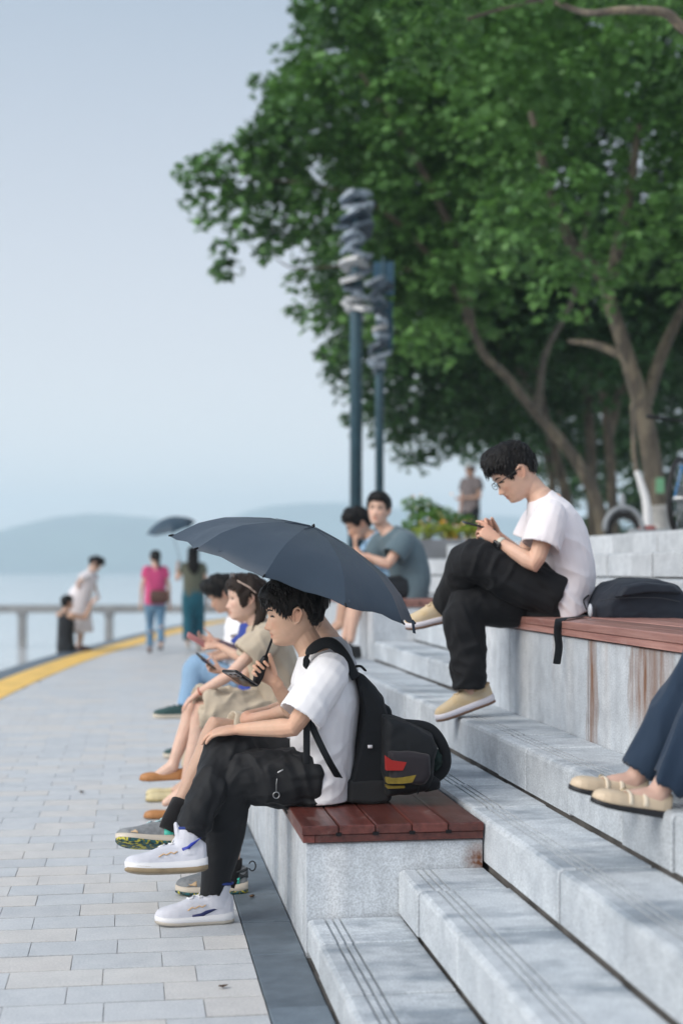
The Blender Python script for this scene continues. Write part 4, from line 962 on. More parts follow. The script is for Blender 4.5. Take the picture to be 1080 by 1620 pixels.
# ---- shoes
def shoe(root, heel, f, up, L, mu, ms, high=0.0, sole=(.030,.022), mark=None, laces=None, collar=None, accent=None, low_cut=False, spring=.012, outs=None, tongue=None, name='shoe', flare=1.06, patch=None, straps=None, w=1.0, roll=0.0, outh=.006):
    """f: heel->toe, up: sole normal; heel: point under the back of the heel"""
    f = unit(f); up = np.asarray(up, float); up = unit(up - f*up.dot(f)); l = np.cross(up, f); S = L/.28
    T = lambda x, y, z: heel + f*x + l*y + up*z
    xs = np.array([0,.012,.04,.09,.15,.20,.235,.255,.270,.279])*S
    hw = np.array([.016,.027,.034,.034,.038,.045,.043,.036,.024,.008])*S*w
    spz = np.array([.006,.003,0,0,.001,.003,.006,.009,.012,.015])/.015*spring
    hs = np.interp(xs, [0,L], sole); R = []
    for x, w_, z0, h in zip(xs, hw, spz, hs):
        w2 = w_*flare + .001; R.append(np.array([T(x, y, z) for y, z in ((-w2*.9,z0),(-w2,z0+h*.35),(-w2*.98,z0+h),(-w2*.5,z0+h*1.02),(w2*.5,z0+h*1.02),(w2*.98,z0+h),(w2,z0+h*.35),(w2*.9,z0),(w2*.4,z0-.0005),(-w2*.4,z0-.0005))]))
    sb = MB(); sb.rings(R)
    if low_cut: tops = np.array([.050,.056,.054,.043,.036,.040,.038,.033,.024,.012])*S + hs
    else: tops = np.array([.060,.074,.078,.076,.072,.052,.042,.036,.027,.014])*S + hs*.6
    U = MB(); R = []; a = np.linspace(0, 2*math.pi, 22, endpoint=False)
    for x, w_, z0, h, tp in zip(xs, hw, spz, hs, tops):
        zb = z0 + h*.9; R.append(np.array([T(x*.985+.002*S, w_*.97*np.sign(math.cos(t))*abs(math.cos(t))**.75, zb + ((tp-h*.9)*max(0, math.sin(t))**.80 if math.sin(t) > 0 else math.sin(t)*.004)) for t in a]))
    U.rings(R)
    if high > 0:
        U.tube([T(.062*S,0,.05*S), T(.066*S,0,.085*S), T(.060*S,0,.105*S+high*.3), T(.052*S,0,.10*S+high)], [(.036*S,.052*S),(.035*S,.050*S),(.036*S,.046*S),(.037*S,.047*S)], 18, side=l, rnd=False)
        U.tube([T(.088*S,0,.075*S), T(.098*S,0,.108*S+high*.6), T(.102*S,0,.118*S+high*1.1)], [(.024*S,.012*S),(.026*S,.010*S),(.024*S,.007*S)], 10, side=l)
    me, V, Nn = remesh(U, .0035 if L > .2 else .005, 2)
    o = finish(me, V, name, mu, None); keep(o, root)
    def sub(mb, nm, m): q = mb.obj(nm, [m], None); q.parent = o; return q
    s_ = sub(sb, 'sole', ms)
    if outs is not None:
        ob = MB(); R = []
        for x, w_, z0 in zip(xs, hw, spz):
            w2 = w_*flare*.985; R.append(np.array([T(x, y, z) for y, z in ((-w2*.96,z0-.0065),(-w2*1.03,z0-.001),(-w2*1.03,z0+outh),(w2*1.03,z0+outh),(w2*1.03,z0-.001),(w2*.96,z0-.0065))]))
        ob.rings(R); sub(ob, 'outsole', outs)
    def side_y(x, z, sgn):
        w_ = np.interp(x, xs, hw); tp = np.interp(x, xs, tops); h = np.interp(x, xs, hs)*.9; q = np.clip((z-h)/(tp-h+1e-6), 0, 1)
        return sgn*max(w_*.97*(1-q**2.5)**.42 + .0022, (.0375*S if (high > 0 and z > .068*S and .012*S < x < .1*S) else 0))
    if mark:
        col, x0, x1, z0, z1 = mark
        for sgn in (-1, 1):
            mk_ = MB(); top, bot = [], []
            for t in np.linspace(0, 1, 12):
                x = x0 + (x1-x0)*t; zc_ = z0 + (z1-z0)*(t**1.5) - .006*S*math.sin(min(1,t*2.2)*math.pi)*(t < .45); th = .0190*S*(1-t)**.75*min(1, .30+t*4)
                top.append((x, zc_+th*.55)); bot.append((x, zc_-th*.55))
            ring = top + bot[::-1]; A = np.array([T(x, side_y(x, z, sgn), z) for x, z in ring]); Bq = np.array([T(x, side_y(x, z, sgn)-sgn*.003, z) for x, z in ring]); mk_.rings([A, Bq] if sgn > 0 else [Bq, A]); sub(mk_, 'side_mark', mat('mark_'+col[0], col[1], .5))
    if laces:
        P = []; n = 6
        for i in range(n):
            x = .165*S - i*.017*S; tp = np.interp(x, xs, tops); P.append(T(x, -.017*S*(-1)**i, tp*1.0-.001)); P.append(T(x-.004, 0, tp+.004)); P.append(T(x-.008*S, .017*S*(-1)**i, np.interp(x-.008*S, xs, tops)))
        lc = MB(); lc.tube(P, .0030*S, 6); sub(lc, 'lace', laces)
        lc = MB(); x = .085*S; tp = np.interp(x, xs, tops); p0 = T(x, -.004, tp+.01)
        for dx, dy, dz in ((.0,-.03,.010),(.02,-.034,-.004)): lc.tube(crom([p0, T(x+dx*.5+.01, dy*.7, tp+.022), T(x+dx+.02, dy, tp+dz-.012), p0+f*.004], 4), .0024*S, 5)
        sub(lc, 'bow', laces)
    if collar:
        cb = MB(); aa = np.linspace(0, 2*math.pi, 20); z0 = (.10*S+high) if high else .078*S; cx = .052*S if high else .052*S
        rx, ry = (.047*S,.036*S) if high else (.050*S,.030*S)
        cb.tube([T(cx+rx*math.cos(t), ry*math.sin(t), z0 + (.006 if high else .012)*math.cos(t*1)*(1 if high else -.5)) for t in aa], .0052*S, 7, rnd=False); sub(cb, 'collar', collar)
    if patch:
        for nm, m_, x0, x1, za, zb, sgn in patch:
            pb = MB(); nx = 7; A, Bq = [], []
            ring = [(x0 + (x1-x0)*i/(nx-1), za + (.006*math.sin(i)) ) for i in range(nx)] + [(x1 - (x1-x0)*i/(nx-1), zb + .006*math.sin(i*1.3)) for i in range(nx)]
            A = np.array([T(x*S, side_y(x*S, z*S, sgn)+sgn*.0006, z*S) for x, z in ring]); Bq = np.array([T(x*S, side_y(x*S, z*S, sgn)-sgn*.004, z*S) for x, z in ring]); pb.rings([A, Bq] if sgn > 0 else [Bq, A]); sub(pb, nm, m_)
    if accent:
        for m_, pts, r_ in accent:
            for sgn in (-1, 1):
                ab = MB(); ab.tube([T(x*S, side_y(x*S, z*S, sgn), z*S) for x, z in pts], r_, 5); sub(ab, 'stitching', m_)
    if straps:
        for x, wd, m_ in straps:
            st_ = MB(); w_ = np.interp(x*S, xs, hw); tp = np.interp(x*S, xs, tops); h = np.interp(x*S, xs, hs); P = [T(x*S, w_*1.0*math.cos(t), h + (max(tp, .062*S) - h)*math.sin(t)**.8 + .002) for t in np.linspace(.12, math.pi-.12, 12)]
            st_.tube(P, [(wd,.0025)]*len(P), 8, side=f); sub(st_, 'strap', m_)
            bk_ = MB(); q = P[8] if l[1] < 0 else P[3]; bk_.tube([q + f*.008*math.cos(t) + unit(q-P[5])*.0 + up*.008*math.sin(t) + l*(.003 if l[1] < 0 else -.003)*(-1) for t in np.linspace(0, 2*math.pi, 13)], .0016, 5, rnd=False); sub(bk_, 'buckle', mat('brass', (.55,.42,.20), .3, .9))
    return o
def basis(fw, up=(0,0,1)):
    f = unit(fw); u = np.asarray(up, float); u = unit(u - f*u.dot(f)); return np.array([f, np.cross(u, f), u])
def facing(yaw_deg, pitch_deg, roll=0.0):
    """yaw 180 = towards -X, 270 = towards the camera; pitch down positive"""
    y, p = math.radians(yaw_deg), math.radians(pitch_deg); f = np.array((math.cos(y)*math.cos(p), math.sin(y)*math.cos(p), -math.sin(p))); u = np.array((math.cos(y)*math.sin(p), math.sin(y)*math.sin(p), math.cos(p)))
    B = basis(f, u)
    if roll: r = math.radians(roll); B = np.array([B[0], B[1]*math.cos(r)+B[2]*math.sin(r), B[2]*math.cos(r)-B[1]*math.sin(r)])
    return B
def box_obj(c, B, size, name, m, parent=None, bev=.004):
    """box with axes B (rows), rounded vertical edges"""
    a, b_, h = [s/2 for s in size]; r = min(a, b_)*.28; R = []
    cs = [(sx*(a-r)+r*math.cos(t), sy*(b_-r)+r*math.sin(t)) for sx, sy, t0 in ((1,1,0),(-1,1,1),(-1,-1,2),(1,-1,3)) for t in np.linspace(t0*math.pi/2, (t0+1)*math.pi/2, 4)]
    bv = min(bev, h*.45)
    for z, s_ in ((-h,bv),(-h+bv,0),(h-bv,0),(h,bv)): R.append(np.array([c + np.array((x*(1-s_/a), y*(1-s_/b_), z)) @ np.asarray(B) for x, y in cs]))
    mb = MB(); mb.rings(R); o = mb.obj(name, [m], None)
    return o
# ================================================================== PEOPLE
A3 = np.array
def joints(Y0, **kw):
    """each joint: (px, py, dY) read off the photograph, dY metres behind the person's middle plane"""
    return {k: (W(v[0], v[1], Y0+v[2]) if isinstance(v, tuple) else v) for k, v in kw.items()}
C_WHITE = cloth_mat('white_tee', (.82,.83,.87), .9, .03, .35); C_WHITE2 = cloth_mat('warm_white_tee', (.82,.79,.83), .9, .03, .35)
C_BLACK = cloth_mat('black_trousers', (.010,.0115,.0145), .68, .1, .5, sheen=.05, folds=.5, fscale=7); C_BLACK2 = cloth_mat('soft_black_trousers', (.0085,.0095,.012), .8, .1, .45, sheen=.04, folds=.5, fscale=7)
C_BEIGE = cloth_mat('beige_cotton', (.50,.43,.335), .9, .05, .4); C_GREY = cloth_mat('pale_grey_tee', (.42,.44,.48), .9, .05, .35); C_NAVY = cloth_mat('navy_cloth', (.013,.030,.060), .8, .15, .4, folds=.6, fscale=6)
C_SLATE = cloth_mat('slate_tee', (.105,.155,.185), .9, .1, .3); C_SKY = cloth_mat('light_blue_shirt', (.30,.50,.72), .9, .06, .3); C_JEAN = cloth_mat('light_jeans', (.25,.40,.58), .85, .15, .4); C_JEAN2 = cloth_mat('mid_jeans', (.13,.25,.38), .85, .2, .4)
C_PINK = cloth_mat('pink_tee', (.56,.075,.21), .85, .05, .3); C_OLIVE = cloth_mat('olive_tee', (.115,.125,.095), .9, .08, .3); C_TEAL = cloth_mat('teal_trousers', (.022,.125,.175), .85, .08, .3); C_DRESS = cloth_mat('white_dress', (.76,.73,.76), .9, .04, .4, folds=.7, fscale=12)
C_TANK = cloth_mat('black_tank_top', (.014,.016,.02), .85, .05, .2); C_TAUPE = cloth_mat('grey_brown_tee', (.20,.175,.18), .9, .1, .3); C_DKSH = cloth_mat('dark_shorts', (.018,.022,.028), .85, .1, .3); C_ROYAL = cloth_mat('royal_blue_top', (.03,.06,.30), .85, .1, .3)
C_YEL = cloth_mat('yellow_top', (.72,.36,.03), .85, .1, .3); C_SOCK = cloth_mat('black_sock', (.010,.010,.012), .95, .05, .3, 900)
SH_WHITE = mat('white_knit', (.66,.68,.76), .75, vary=.06, vscale=30, bump=.5, bscale=420); SOLE_W = mat('white_foam', (.72,.73,.76), .5); SOLE_G = mat('gum_rubber', (.28,.215,.13), .5, vary=.25, vscale=18); LACE_W = mat('white_lace', (.74,.75,.79), .8)
COL_BLUE = mat('blue_lining', (.02,.045,.22), .8); SH_GREY = mat('grey_mesh', (.27,.29,.31), .75, vary=.2, vscale=60, bump=.4, bscale=500); TEALF = mat('mint_foam', (.06,.52,.42), .5); CREAMF = mat('cream_foam', (.62,.56,.48), .6); SANDP = mat('sand_overlay', (.58,.42,.26), .7)
SH_SAND = mat('sand_suede', (.56,.43,.255), .8, vary=.12, vscale=25, bump=.25, bscale=300, color2=(.60,.50,.36)); SOLE_L = mat('lilac_white_foam', (.66,.65,.72), .5); SH_CREAM = mat('cream_leather', (.62,.50,.36), .42, vary=.06, vscale=12); SH_STRAP = mat('pale_strap_leather', (.72,.63,.50), .45); SOLE_K = mat('black_rubber', (.010,.011,.014), .55)
SH_TAN = mat('tan_leather', (.44,.205,.075), .5, vary=.1, vscale=20); SH_BLK = mat('black_mesh', (.014,.015,.018), .7); SH_BR = mat('brown_leather', (.10,.035,.03), .5); SH_GRN = mat('dark_green_suede', (.03,.075,.075), .8)
m, nt, b = newmat('camo_rubber'); c = ramp(nt, noise_(nt, wpos(nt), 55, 2), [(.40,(.012,.016,.02)), (.46,(.02,.16,.18)), (.52,(.015,.02,.025)), (.60,(.50,.46,.06))]); nt.links.new(c, b.inputs['Base Color']); SOLE_C = m; b.inputs['Roughness'].default_value = .6
M_PHONE = mat('phone_black', (.012,.013,.016), .22, spec=.6); M_LENS = mat('lens_glass', (.02,.02,.025), .08); M_GREYM = mat('grey_metal', (.30,.30,.32), .35, .8)
def P(name_loc, label, group=None): return empty('person', name_loc, label, 'person', group)
# ------------------------------------------------ 1 young man with the umbrella
Y1 = 5.37
J = joints(Y1, pel=(507,1228,0), waist=(510,1180,0), chest=(516,1105,0), neck=(497,1034,0), shL=(521,1066,-.185), elL=(464,1151,-.24), wrL=(378,1154,-.10), shR=(512,1060,.18), elR=(468,1134,.17), wrR=(437,1101,.05),
    hipL=(505,1230,-.09), knL=(370,1236,-.07), anL=(341,1398,-.05), hipR=(500,1222,.09), knR=(366,1188,.0), anR=(305,1306,-.20))
J['head'] = W(462,969,Y1); J['B'] = facing(180,8)
r1 = P((J['pel'][0], Y1, .44), 'young man in white tee and black trousers seated under the large umbrella')
SK1 = (.62,.405,.295)
apx = W(495,834,Y1+.02); axs = unit(A3((.335,-.085,.94))); hH = apx - axs*.580; dR = unit(A3((-.72,.06,.69))); nR = unit(A3((-.12,-1,.05))); J['wrR'] = hH - dR*.072 - nR*.026; hxR = A3((.75,0,.66))
build_body(r1, J, 1.0, .0034, SK1, {'L': dict(d=(-.93,.38,-.12), n=(.05,.25,-1), s=(-.2,.9,.1), curl=(.30,.35,.25), thumb=(.6,.8,.1)),
    'R': dict(d=dR, n=nR, s=hxR, curl=(1.0,1.25,.9), thumb=(.55,.75,.55), tb=.2, k=.97)}, arms_f=.92, shave=.05)
build_shirt(r1, J, 1.0, C_WHITE, .0055, .80, .084, amp=.004, scale=8, seed=4, folds=[(W(500,1120,Y1-.2),(.6,0,-1),.006,9,.18),(W(490,1205,Y1-.2),(-.9,0,-.5),.010,14,.11),(W(535,1240,Y1-.2),(1,0,.35),.007,16,.09)], low=W(508,1262,Y1), prof=[(.185,.120),(.19,.130),(.185,.126),(.19,.128),(.178,.112),(.078,.064)])
tr1 = build_trousers(r1, J, 1.0, C_BLACK, .006, 1.07, (.108,.102,.088,.070,.052), amp=.010, scale=6, seed=8, folds=[(W(440,1225,Y1-.2),(.35,0,-1),.016,15,.16),(W(330,1215,Y1-.1),(-.5,0,-1),.012,16,.16),(W(400,1190,Y1),(1,0,.25),.014,15,.16),(W(335,1310,Y1-.2),(1,0,.3),.012,14,.14),(W(470,1250,Y1-.2),(1,0,.1),.010,16,.15)])
hair_cap(r1, J['head'], J['B'], 1.0, M_HAIR, top=.023, side=.012, back=.017, fringe=.026, frontz=.047, nape=-.050, sideburn=-.010, seed=5, locks=420, lock_len=.038, lock_r=.0060, bang=.42, voxel=.004)
face_bits(r1, J['head'], J['B'], 1.0)
ank = J['anL']
AC1 = [(mat('pale_orange_stitch', (.70,.46,.24), .8), [(.165,.050),(.150,.059),(.140,.055),(.125,.063),(.115,.058),(.104,.064)], .0022)]
h1 = W(370,1456,Y1-.05); h1[2] = .0065
shoe(r1, h1, (-1,-.05,0), (0,0,1), .295, SH_WHITE, SOLE_W, high=.040, mark=(('navy',(.012,.02,.11)),.158,.050,.032,.060), laces=LACE_W, collar=COL_BLUE, outs=mat('frosted_rubber',(.42,.39,.34),.4), sole=(.034,.020), accent=AC1)
h2 = W(329,1376,Y1-.265); shoe(r1, h2, (-1,-.06,-.02), (-.02,.28,.96), .295, SH_WHITE, SOLE_W, high=.040, mark=(('royal',(.02,.045,.40)),.092,.022,.076,.112), laces=LACE_W, collar=COL_BLUE, outs=SOLE_G, sole=(.036,.026), spring=.022, outh=.016, accent=AC1)
kr = MB(); q = W(437,1258,Y1-.205); kr.tube([q + A3((.0115*math.cos(t),0,.0115*math.sin(t))) for t in np.linspace(0,2*math.pi,20)], .0018, 6, rnd=False); keep(kr.obj('key_ring', [M_STEEL], None), r1)
kr = MB(); kr.tube([W(437,1253,Y1-.205), W(437,1240,Y1-.203), W(438,1232,Y1-.200)], .0011, 5); keep(kr.obj('cord', [M_STEEL], None), r1)
zp = MB(); zp.tube([W(440,1222,Y1-.202), W(447,1218,Y1-.203)], .0030, 6); keep(zp.obj('zip_pull', [M_STEEL], None), r1)
# ---- the big umbrella he holds
def umbrella(apex, axis, R, prof, n, label, group=None, shaft=.62, handle=True, fold=None, seed=0, mcol=None, strap_i=None, start=0.0):
    a = unit(axis); e1 = unit(np.cross((0,1,0), a)); e2 = np.cross(a, e1); root = empty('umbrella', apex - a*shaft, label, 'umbrella', group); rr = np.array([p[0] for p in prof]); dz = np.array([p[1] for p in prof])
    M_ = mcol; nr = 12; sub = 6
    def pt(r, t, sag): return apex + (e1*math.cos(t) + e2*math.sin(t))*r*R - a*(np.interp(r, rr, dz)*R + sag)
    for i in range(n):
        t0 = start + i*2*math.pi/n; V = []; Fc = []
        for j in range(nr+1):
            r = j/nr
            for s in range(sub+1):
                u = s/sub; t = t0 + u*2*math.pi/n; ch = 4*u*(1-u)
                # cloth between two ribs is pulled flat: chord rather than arc, with a soft hollow
                A_, B_ = pt(r, t0, 0), pt(r, t0+2*math.pi/n, 0); C_ = A_*(1-u)+B_*u; D_ = pt(r, t, 0); q = C_*.85 + D_*.15 - a*(-.010*R*ch*r*r) - unit(C_-apex+1e-9)*(.045*R*ch*r**4) - a*(.018*R*ch*r)
                q = q + a*((.004*math.sin(9*u+4*r*3+seed+i*1.7)+.0022*math.sin(31*u*(1.2-r)+i*2.1+12*r))*r)*min(1, 6*u*(1-u)+.0)
                V.append(q)
        w_ = sub+1
        for j in range(nr):
            for s in range(sub): Fc.append((j*w_+s, j*w_+s+1, (j+1)*w_+s+1, (j+1)*w_+s))
        nV = len(V); V2 = V + [v - a*.0016 for v in V]; F2 = Fc + [tuple(x+nV for x in f[::-1]) for f in Fc]
        for s in range(sub): k0 = nr*w_+s; F2.append((k0, k0+1, k0+1+nV, k0+nV))
        keep(link('panel', mk_mesh('panel', V2, F2, [M_])), root)
        sm_ = MB(); sm_.tube([pt(r, t0, -.0016) for r in np.linspace(.03, .99, 12)], (.0034*R*2,.0018), 6); keep(sm_.obj('seam', [M_], None), root)
        rb = MB(); rb.tube([pt(r, t0, .0045*R*2) for r in np.linspace(.03, .99, 10)], .0028*R*2, 6); keep(rb.obj('rib', [M_STEEL], None), root)
        tp = MB(); tp.tube([pt(.985, t0, 0), pt(1.012, t0, 0)], .0038*R*2, 6); keep(tp.obj('rib_tip', [M_BLK], None), root)
        st = MB(); st.tube([apex - a*.50*R, pt(.52, t0, .012)], .0022*R*2, 5); keep(st.obj('strut', [M_STEEL], None), root)
    fb = MB(); fb.tube([apex - a*.01, apex + a*.006, apex + a*.010], [.008*R*2,.007*R*2,.004*R*2], 10); keep(fb.obj('ferrule', [M_BLK], None), root)
    sh = MB(); sh.tube([apex, apex - a*shaft], .0048, 8); keep(sh.obj('shaft', [M_BLK], None), root)
    if handle:
        hd = MB(); b0 = apex - a*(shaft-.02); hd.tube([b0, b0 - a*.012, b0 - a*.03, b0 - a*.075, b0 - a*.100], [(.013,.013),(.0165,.0155),(.017,.015),(.0195,.0165),(.015,.013)], 12); keep(hd.obj('handle', [M_BLK], None), root)
    if strap_i is not None:
        t = strap_i; q = pt(.97, t, .004); sb = MB(); R_ = [A3([q+e1*.006+(0,0,0), q-e1*.006, q-e1*.006+e2*.001, q+e1*.006+e2*.001])]
        for d_, dx in ((.02,.002),(.05,.006)): R_.append(R_[0] - A3((0,0,d_)) + A3((dx,0,0)))
        sb.rings(R_); keep(sb.obj('tie_strap', [M_], None), root)
    return root
C_UMB = cloth_mat('navy_umbrella_cloth', (.040,.060,.088), .46, .06, .12, 900, .05, folds=.6, fscale=14); C_UMB2 = cloth_mat('slate_umbrella_cloth', (.036,.066,.10), .55, .06, .1, 900, .05)
PROF = [(0,0),(.12,.012),(.34,.045),(.52,.105),(.68,.165),(.84,.27),(1,.435)]
umbrella(apx, axs, .495, PROF, 10, 'large dark navy umbrella held by the young man in front', shaft=.555, seed=2, mcol=C_UMB, strap_i=.0-.12, start=0.0)
# ---- phone in his far hand
q = W(380,1073,Y1-.015); Bp = basis(unit(A3((.60,.62,-.42))), unit(A3((-.45,-.50,-.74))))
ph = empty('phone', q, 'black phone with a camera bump in the hand that grips the umbrella', 'phone'); keep(box_obj(q, Bp, (.150,.074,.009), 'phone_body', M_PHONE), ph)
cb = box_obj(q + Bp[0]*(-.048) + Bp[1]*.010 + Bp[2]*.006, Bp, (.040,.046,.005), 'camera_bump', M_GREYM); keep(cb, ph)
for i, (a_, b_) in enumerate(((-.058,.022),(-.038,.022),(-.058,.0))):
    lb = MB(); c_ = q + Bp[0]*a_ + Bp[1]*b_ + Bp[2]*.0085; lb.tube([c_, c_+Bp[2]*.002], .0065, 10, rnd=False); lo = lb.obj('lens', [M_LENS], None); lo.parent = cb
# ---- backpacks
M_PACK = cloth_mat('black_pack_cloth', (.009,.0115,.015), .75, .1, .3, 500, .03, folds=.5, fscale=8); M_PACK2 = cloth_mat('charcoal_pack_cloth', (.020,.022,.025), .8, .1, .3, 500, .1); M_PACKN = cloth_mat('navy_pack_cloth', (.016,.022,.034), .7, .1, .3, 500, .05, folds=.5, fscale=9)
def slab_from_outline(outline, Yc, half, voxel, m, name, root, bulge=.0, amp=.004, seed=1, smooth=4, round_=.035):
    """a soft body: outline seen from the side (px), given real thickness with rounded sides"""
    mb = MB(); O = np.array([W(x, y, Yc) for x, y in outline]); c = O.mean(0); R = []
    for t, s in ((-1,.80),(-.88,.93),(-.6,1.0),(0,1.0+bulge),(.6,1.0),(.88,.93),(1,.80)):
        Q = c + (O-c)*s; Q[:,1] = Yc + half*t; R.append(Q)
    mb.rings(R); me, V, Nn = remesh(mb, voxel, smooth); V = wrinkle(V, Nn, amp, 11, seed); return finish(me, V, name, m, root)
def strap(P_, w, th, m, name, root, side=(0,1,0), n=8):
    mb = MB(); mb.tube(crom(P_, 5), [(w, th)]*((len(P_)-1)*5+1), n, side=side); return keep(mb.obj(name, [m], None), root)
bp = empty('backpack', W(570,1262,Y1-.02), 'slim black backpack worn by the young man, small white tag on its side', 'backpack')
Yb = Y1 - .01
slab_from_outline([(558,1060),(571,1066),(586,1082),(600,1100),(608,1130),(611,1180),(613,1235),(608,1258),(575,1264),(540,1260),(545,1232),(556,1195),(564,1150),(566,1110),(560,1080)], Yb, .135, .006, M_PACK, 'pack_body', bp, amp=.004, seed=3)
slab_from_outline([(540,1226),(560,1222),(606,1224),(615,1240),(611,1260),(580,1266),(539,1262)], Yb, .139, .006, M_PACK2, 'pack_base', bp, amp=.002)
slab_from_outline([(600,1112),(612,1115),(618,1160),(620,1232),(612,1246),(604,1240)], Yb, .105, .006, M_PACK, 'front_pocket', bp, amp=.003)
for dy, nm in ((-.118,'n'),(.118,'f')):
    yy = Y1 + dy*1.05
    strap([W(562,1072,yy*1), W(548,1043,yy), W(527,1019,yy+.01), W(507,1019,yy+.012), W(489,1034,yy+.0), W(484,1056,yy-.02 if dy < 0 else yy)], .026, .005, M_PACK, 'shoulder_strap', bp, side=(.35,.55,.75))
yy = Y1 - .215
strap([W(540,1238,yy+.06), W(520,1204,yy-.01), W(502,1168,yy-.012), W(492,1146,yy-.005), W(487,1138,yy+.01)], .0125, .002, M_PACK, 'webbing', bp, side=(.8,0,.45))
strap([W(485,1142,yy-.02), W(485,1175,yy-.022), W(485,1208,yy-.018)], .0125, .002, M_PACK, 'webbing', bp, side=(1,0,0))
strap([W(556,1066,Yb-.04), W(560,1056,Yb-.045), W(570,1054,Yb-.03), W(577,1060,Yb-.01)], .010, .005, M_PACK, 'grab_handle', bp)
tg = MB(); a_, c_ = W(582,1179,Yb-.147), W(588,1183,Yb-.132); tg.box((a_[0], a_[1], c_[2]), (c_[0], c_[1], a_[2])); keep(tg.obj('tag', [mat('white_tag', (.75,.76,.8), .7)], None), bp)
# second bag lying on the bench
bg = empty('backpack', W(650,1252,Y1-.06), 'black bag with red and yellow pockets and a looping strap, standing on the low bench', 'backpack'); Yg = Y1 - .10
slab_from_outline([(600,1128),(618,1132),(650,1144),(676,1158),(684,1178),(680,1205),(676,1232),(668,1246),(640,1252),(606,1254),(598,1210)], Yg, .125, .006, M_PACK, 'bag_body', bg, amp=.006, seed=12)
slab_from_outline([(606,1182),(640,1182),(672,1188),(674,1222),(664,1236),(610,1236)], Yg-.035, .115, .006, cloth_mat('plum_black_cloth', (.020,.018,.024), .75, .1, .3, 500), 'front_pocket', bg, amp=.004, seed=14)
def flat_patch(pts, Y, m, name, root, th=.004):
    O = np.array([W(x, y, Y) for x, y in pts]); mb = MB(); mb.rings([O, O + A3((0, th, 0))]); return keep(mb.obj(name, [m], None, False), root)
flat_patch([(610,1196),(620,1203),(643,1206),(637,1219),(611,1219)], Yg-.153, mat('red_cloth', (.30,.014,.012), .85), 'red_panel', bg, .03)
flat_patch([(612,1232),(636,1230),(658,1226),(652,1238),(636,1240),(613,1240)], Yg-.153, mat('mustard_cloth', (.22,.165,.022), .85, vary=.3, vscale=30), 'yellow_panel', bg, .05)
flat_patch([(612,1244),(640,1243),(640,1247),(613,1248)], Yg-.138, mat('mustard_cloth', (.22,.165,.022)), 'yellow_panel', bg, .05)
slab_from_outline([(656,1228),(676,1222),(690,1230),(688,1243),(664,1248)], Yg, .10, .006, M_PACK, 'side_pocket', bg, amp=.003)
strap([W(640,1146,Yg-.02), W(672,1150,Yg-.03), W(690,1163,Yg-.03), W(703,1188,Yg-.03), W(704,1212,Yg-.03), W(692,1228,Yg-.03), W(668,1236,Yg-.03)], .010, .021, M_PACK, 'shoulder_strap', bg)
pf = MB(); c_ = W(688,1202,Yg-.02); pf.ball(c_, (.030,.030,.042), 14); me, V, Nn = remesh(pf, .006, 1); V = V + Nn*(nz3(V,60,4,2)*.006)[:,None]; finish(me, V, 'pompom', mat('dark_green_fleece', (.012,.028,.026), .95), bg)
strap([W(661,1240,Yg-.12), W(662,1250,Yg-.125), W(660,1256,Yg-.125)], .004, .002, M_PACK, 'drawcord', bg)
# ------------------------------------------------ 2 man in trail shoes, behind him
Y2 = 5.90
J = joints(Y2, pel=(494,1206,0), waist=(500,1160,0), chest=(520,1085,0), neck=(514,1010,0), shL=(530,1040,-.18), elL=(488,1115,-.2), wrL=(430,1130,-.1), shR=(522,1036,.18), elR=(480,1110,.2), wrR=(425,1125,.06),
    hipL=(494,1208,-.09), knL=(372,1210,-.10), anL=(367,1376,-.10), hipR=(490,1202,.09), knR=(340,1150,.02), anR=(280,1284,-.16))
J['head'] = W(478,950,Y2); J['B'] = facing(180,10)
r2 = P((J['pel'][0], Y2, .44), 'man in khaki shorts and mint trail shoes hidden behind the umbrella holder')
SK2 = (.52,.345,.26)
build_body(r2, J, 1.0, .006, SK2, None, leg_f=.86); build_shirt(r2, J, 1.0, C_GREY, .008, .55, .088, amp=.006, scale=8, seed=14)
build_trousers(r2, J, 1.0, C_BEIGE, .009, .44, (.105,.098,.09), amp=.008, scale=8, seed=15, name='shorts')
hair_cap(r2, J['head'], J['B'], 1.0, M_HAIR, seed=9, locks=60, voxel=.006)
for an, kn, nm in ((J['anL'], J['knL'], 0), (J['anR'], J['knR'], 1)):
    sk_ = MB(); d = unit(kn-an); sk_.tube([an - d*.085, an - d*.04, an, an + d*.045], [.040,.044,.042,.041], 14, rnd=False); keep(sk_.obj('sock', [C_SOCK], None), r2)
h = W(392,1410,Y2-.10); h[2] = .008; pt_ = [('mint_patch', TEALF, .035, .10, .030, .052, s) for s in (-1,1)] + [('dark_patch', mat('charcoal_overlay',(.03,.035,.04),.7), .0, .055, .052, .072, s) for s in (-1,1)] + [('sand_patch', SANDP, .20, .262, .030, .046, s) for s in (-1,1)]
shoe(r2, h, (-1,-.03,0), (0,0,1), .295, SH_GREY, CREAMF, laces=mat('pale_teal_lace',(.42,.62,.66),.8), collar=mat('charcoal_overlay',(.03,.035,.04)), patch=pt_, sole=(.036,.024), outs=SOLE_C)
lp = MB(); q = h + A3((.012,-.005,.10)); lp.tube([q + A3((.014*math.cos(t)+.006,0,.020*math.sin(t))) for t in np.linspace(-2.6,2.6,12)], .0028, 6); keep(lp.obj('pull_loop', [SH_BLK], None), r2)
h = W(300,1338,Y2-.18); shoe(r2, h, (-1,-.10,.06), (.05,.50,.86), .295, SH_GREY, CREAMF, laces=mat('pale_teal_lace',(.42,.62,.66)), collar=mat('charcoal_overlay',(.03,.035,.04)), patch=pt_, sole=(.034,.022), outs=SOLE_C, spring=.022)
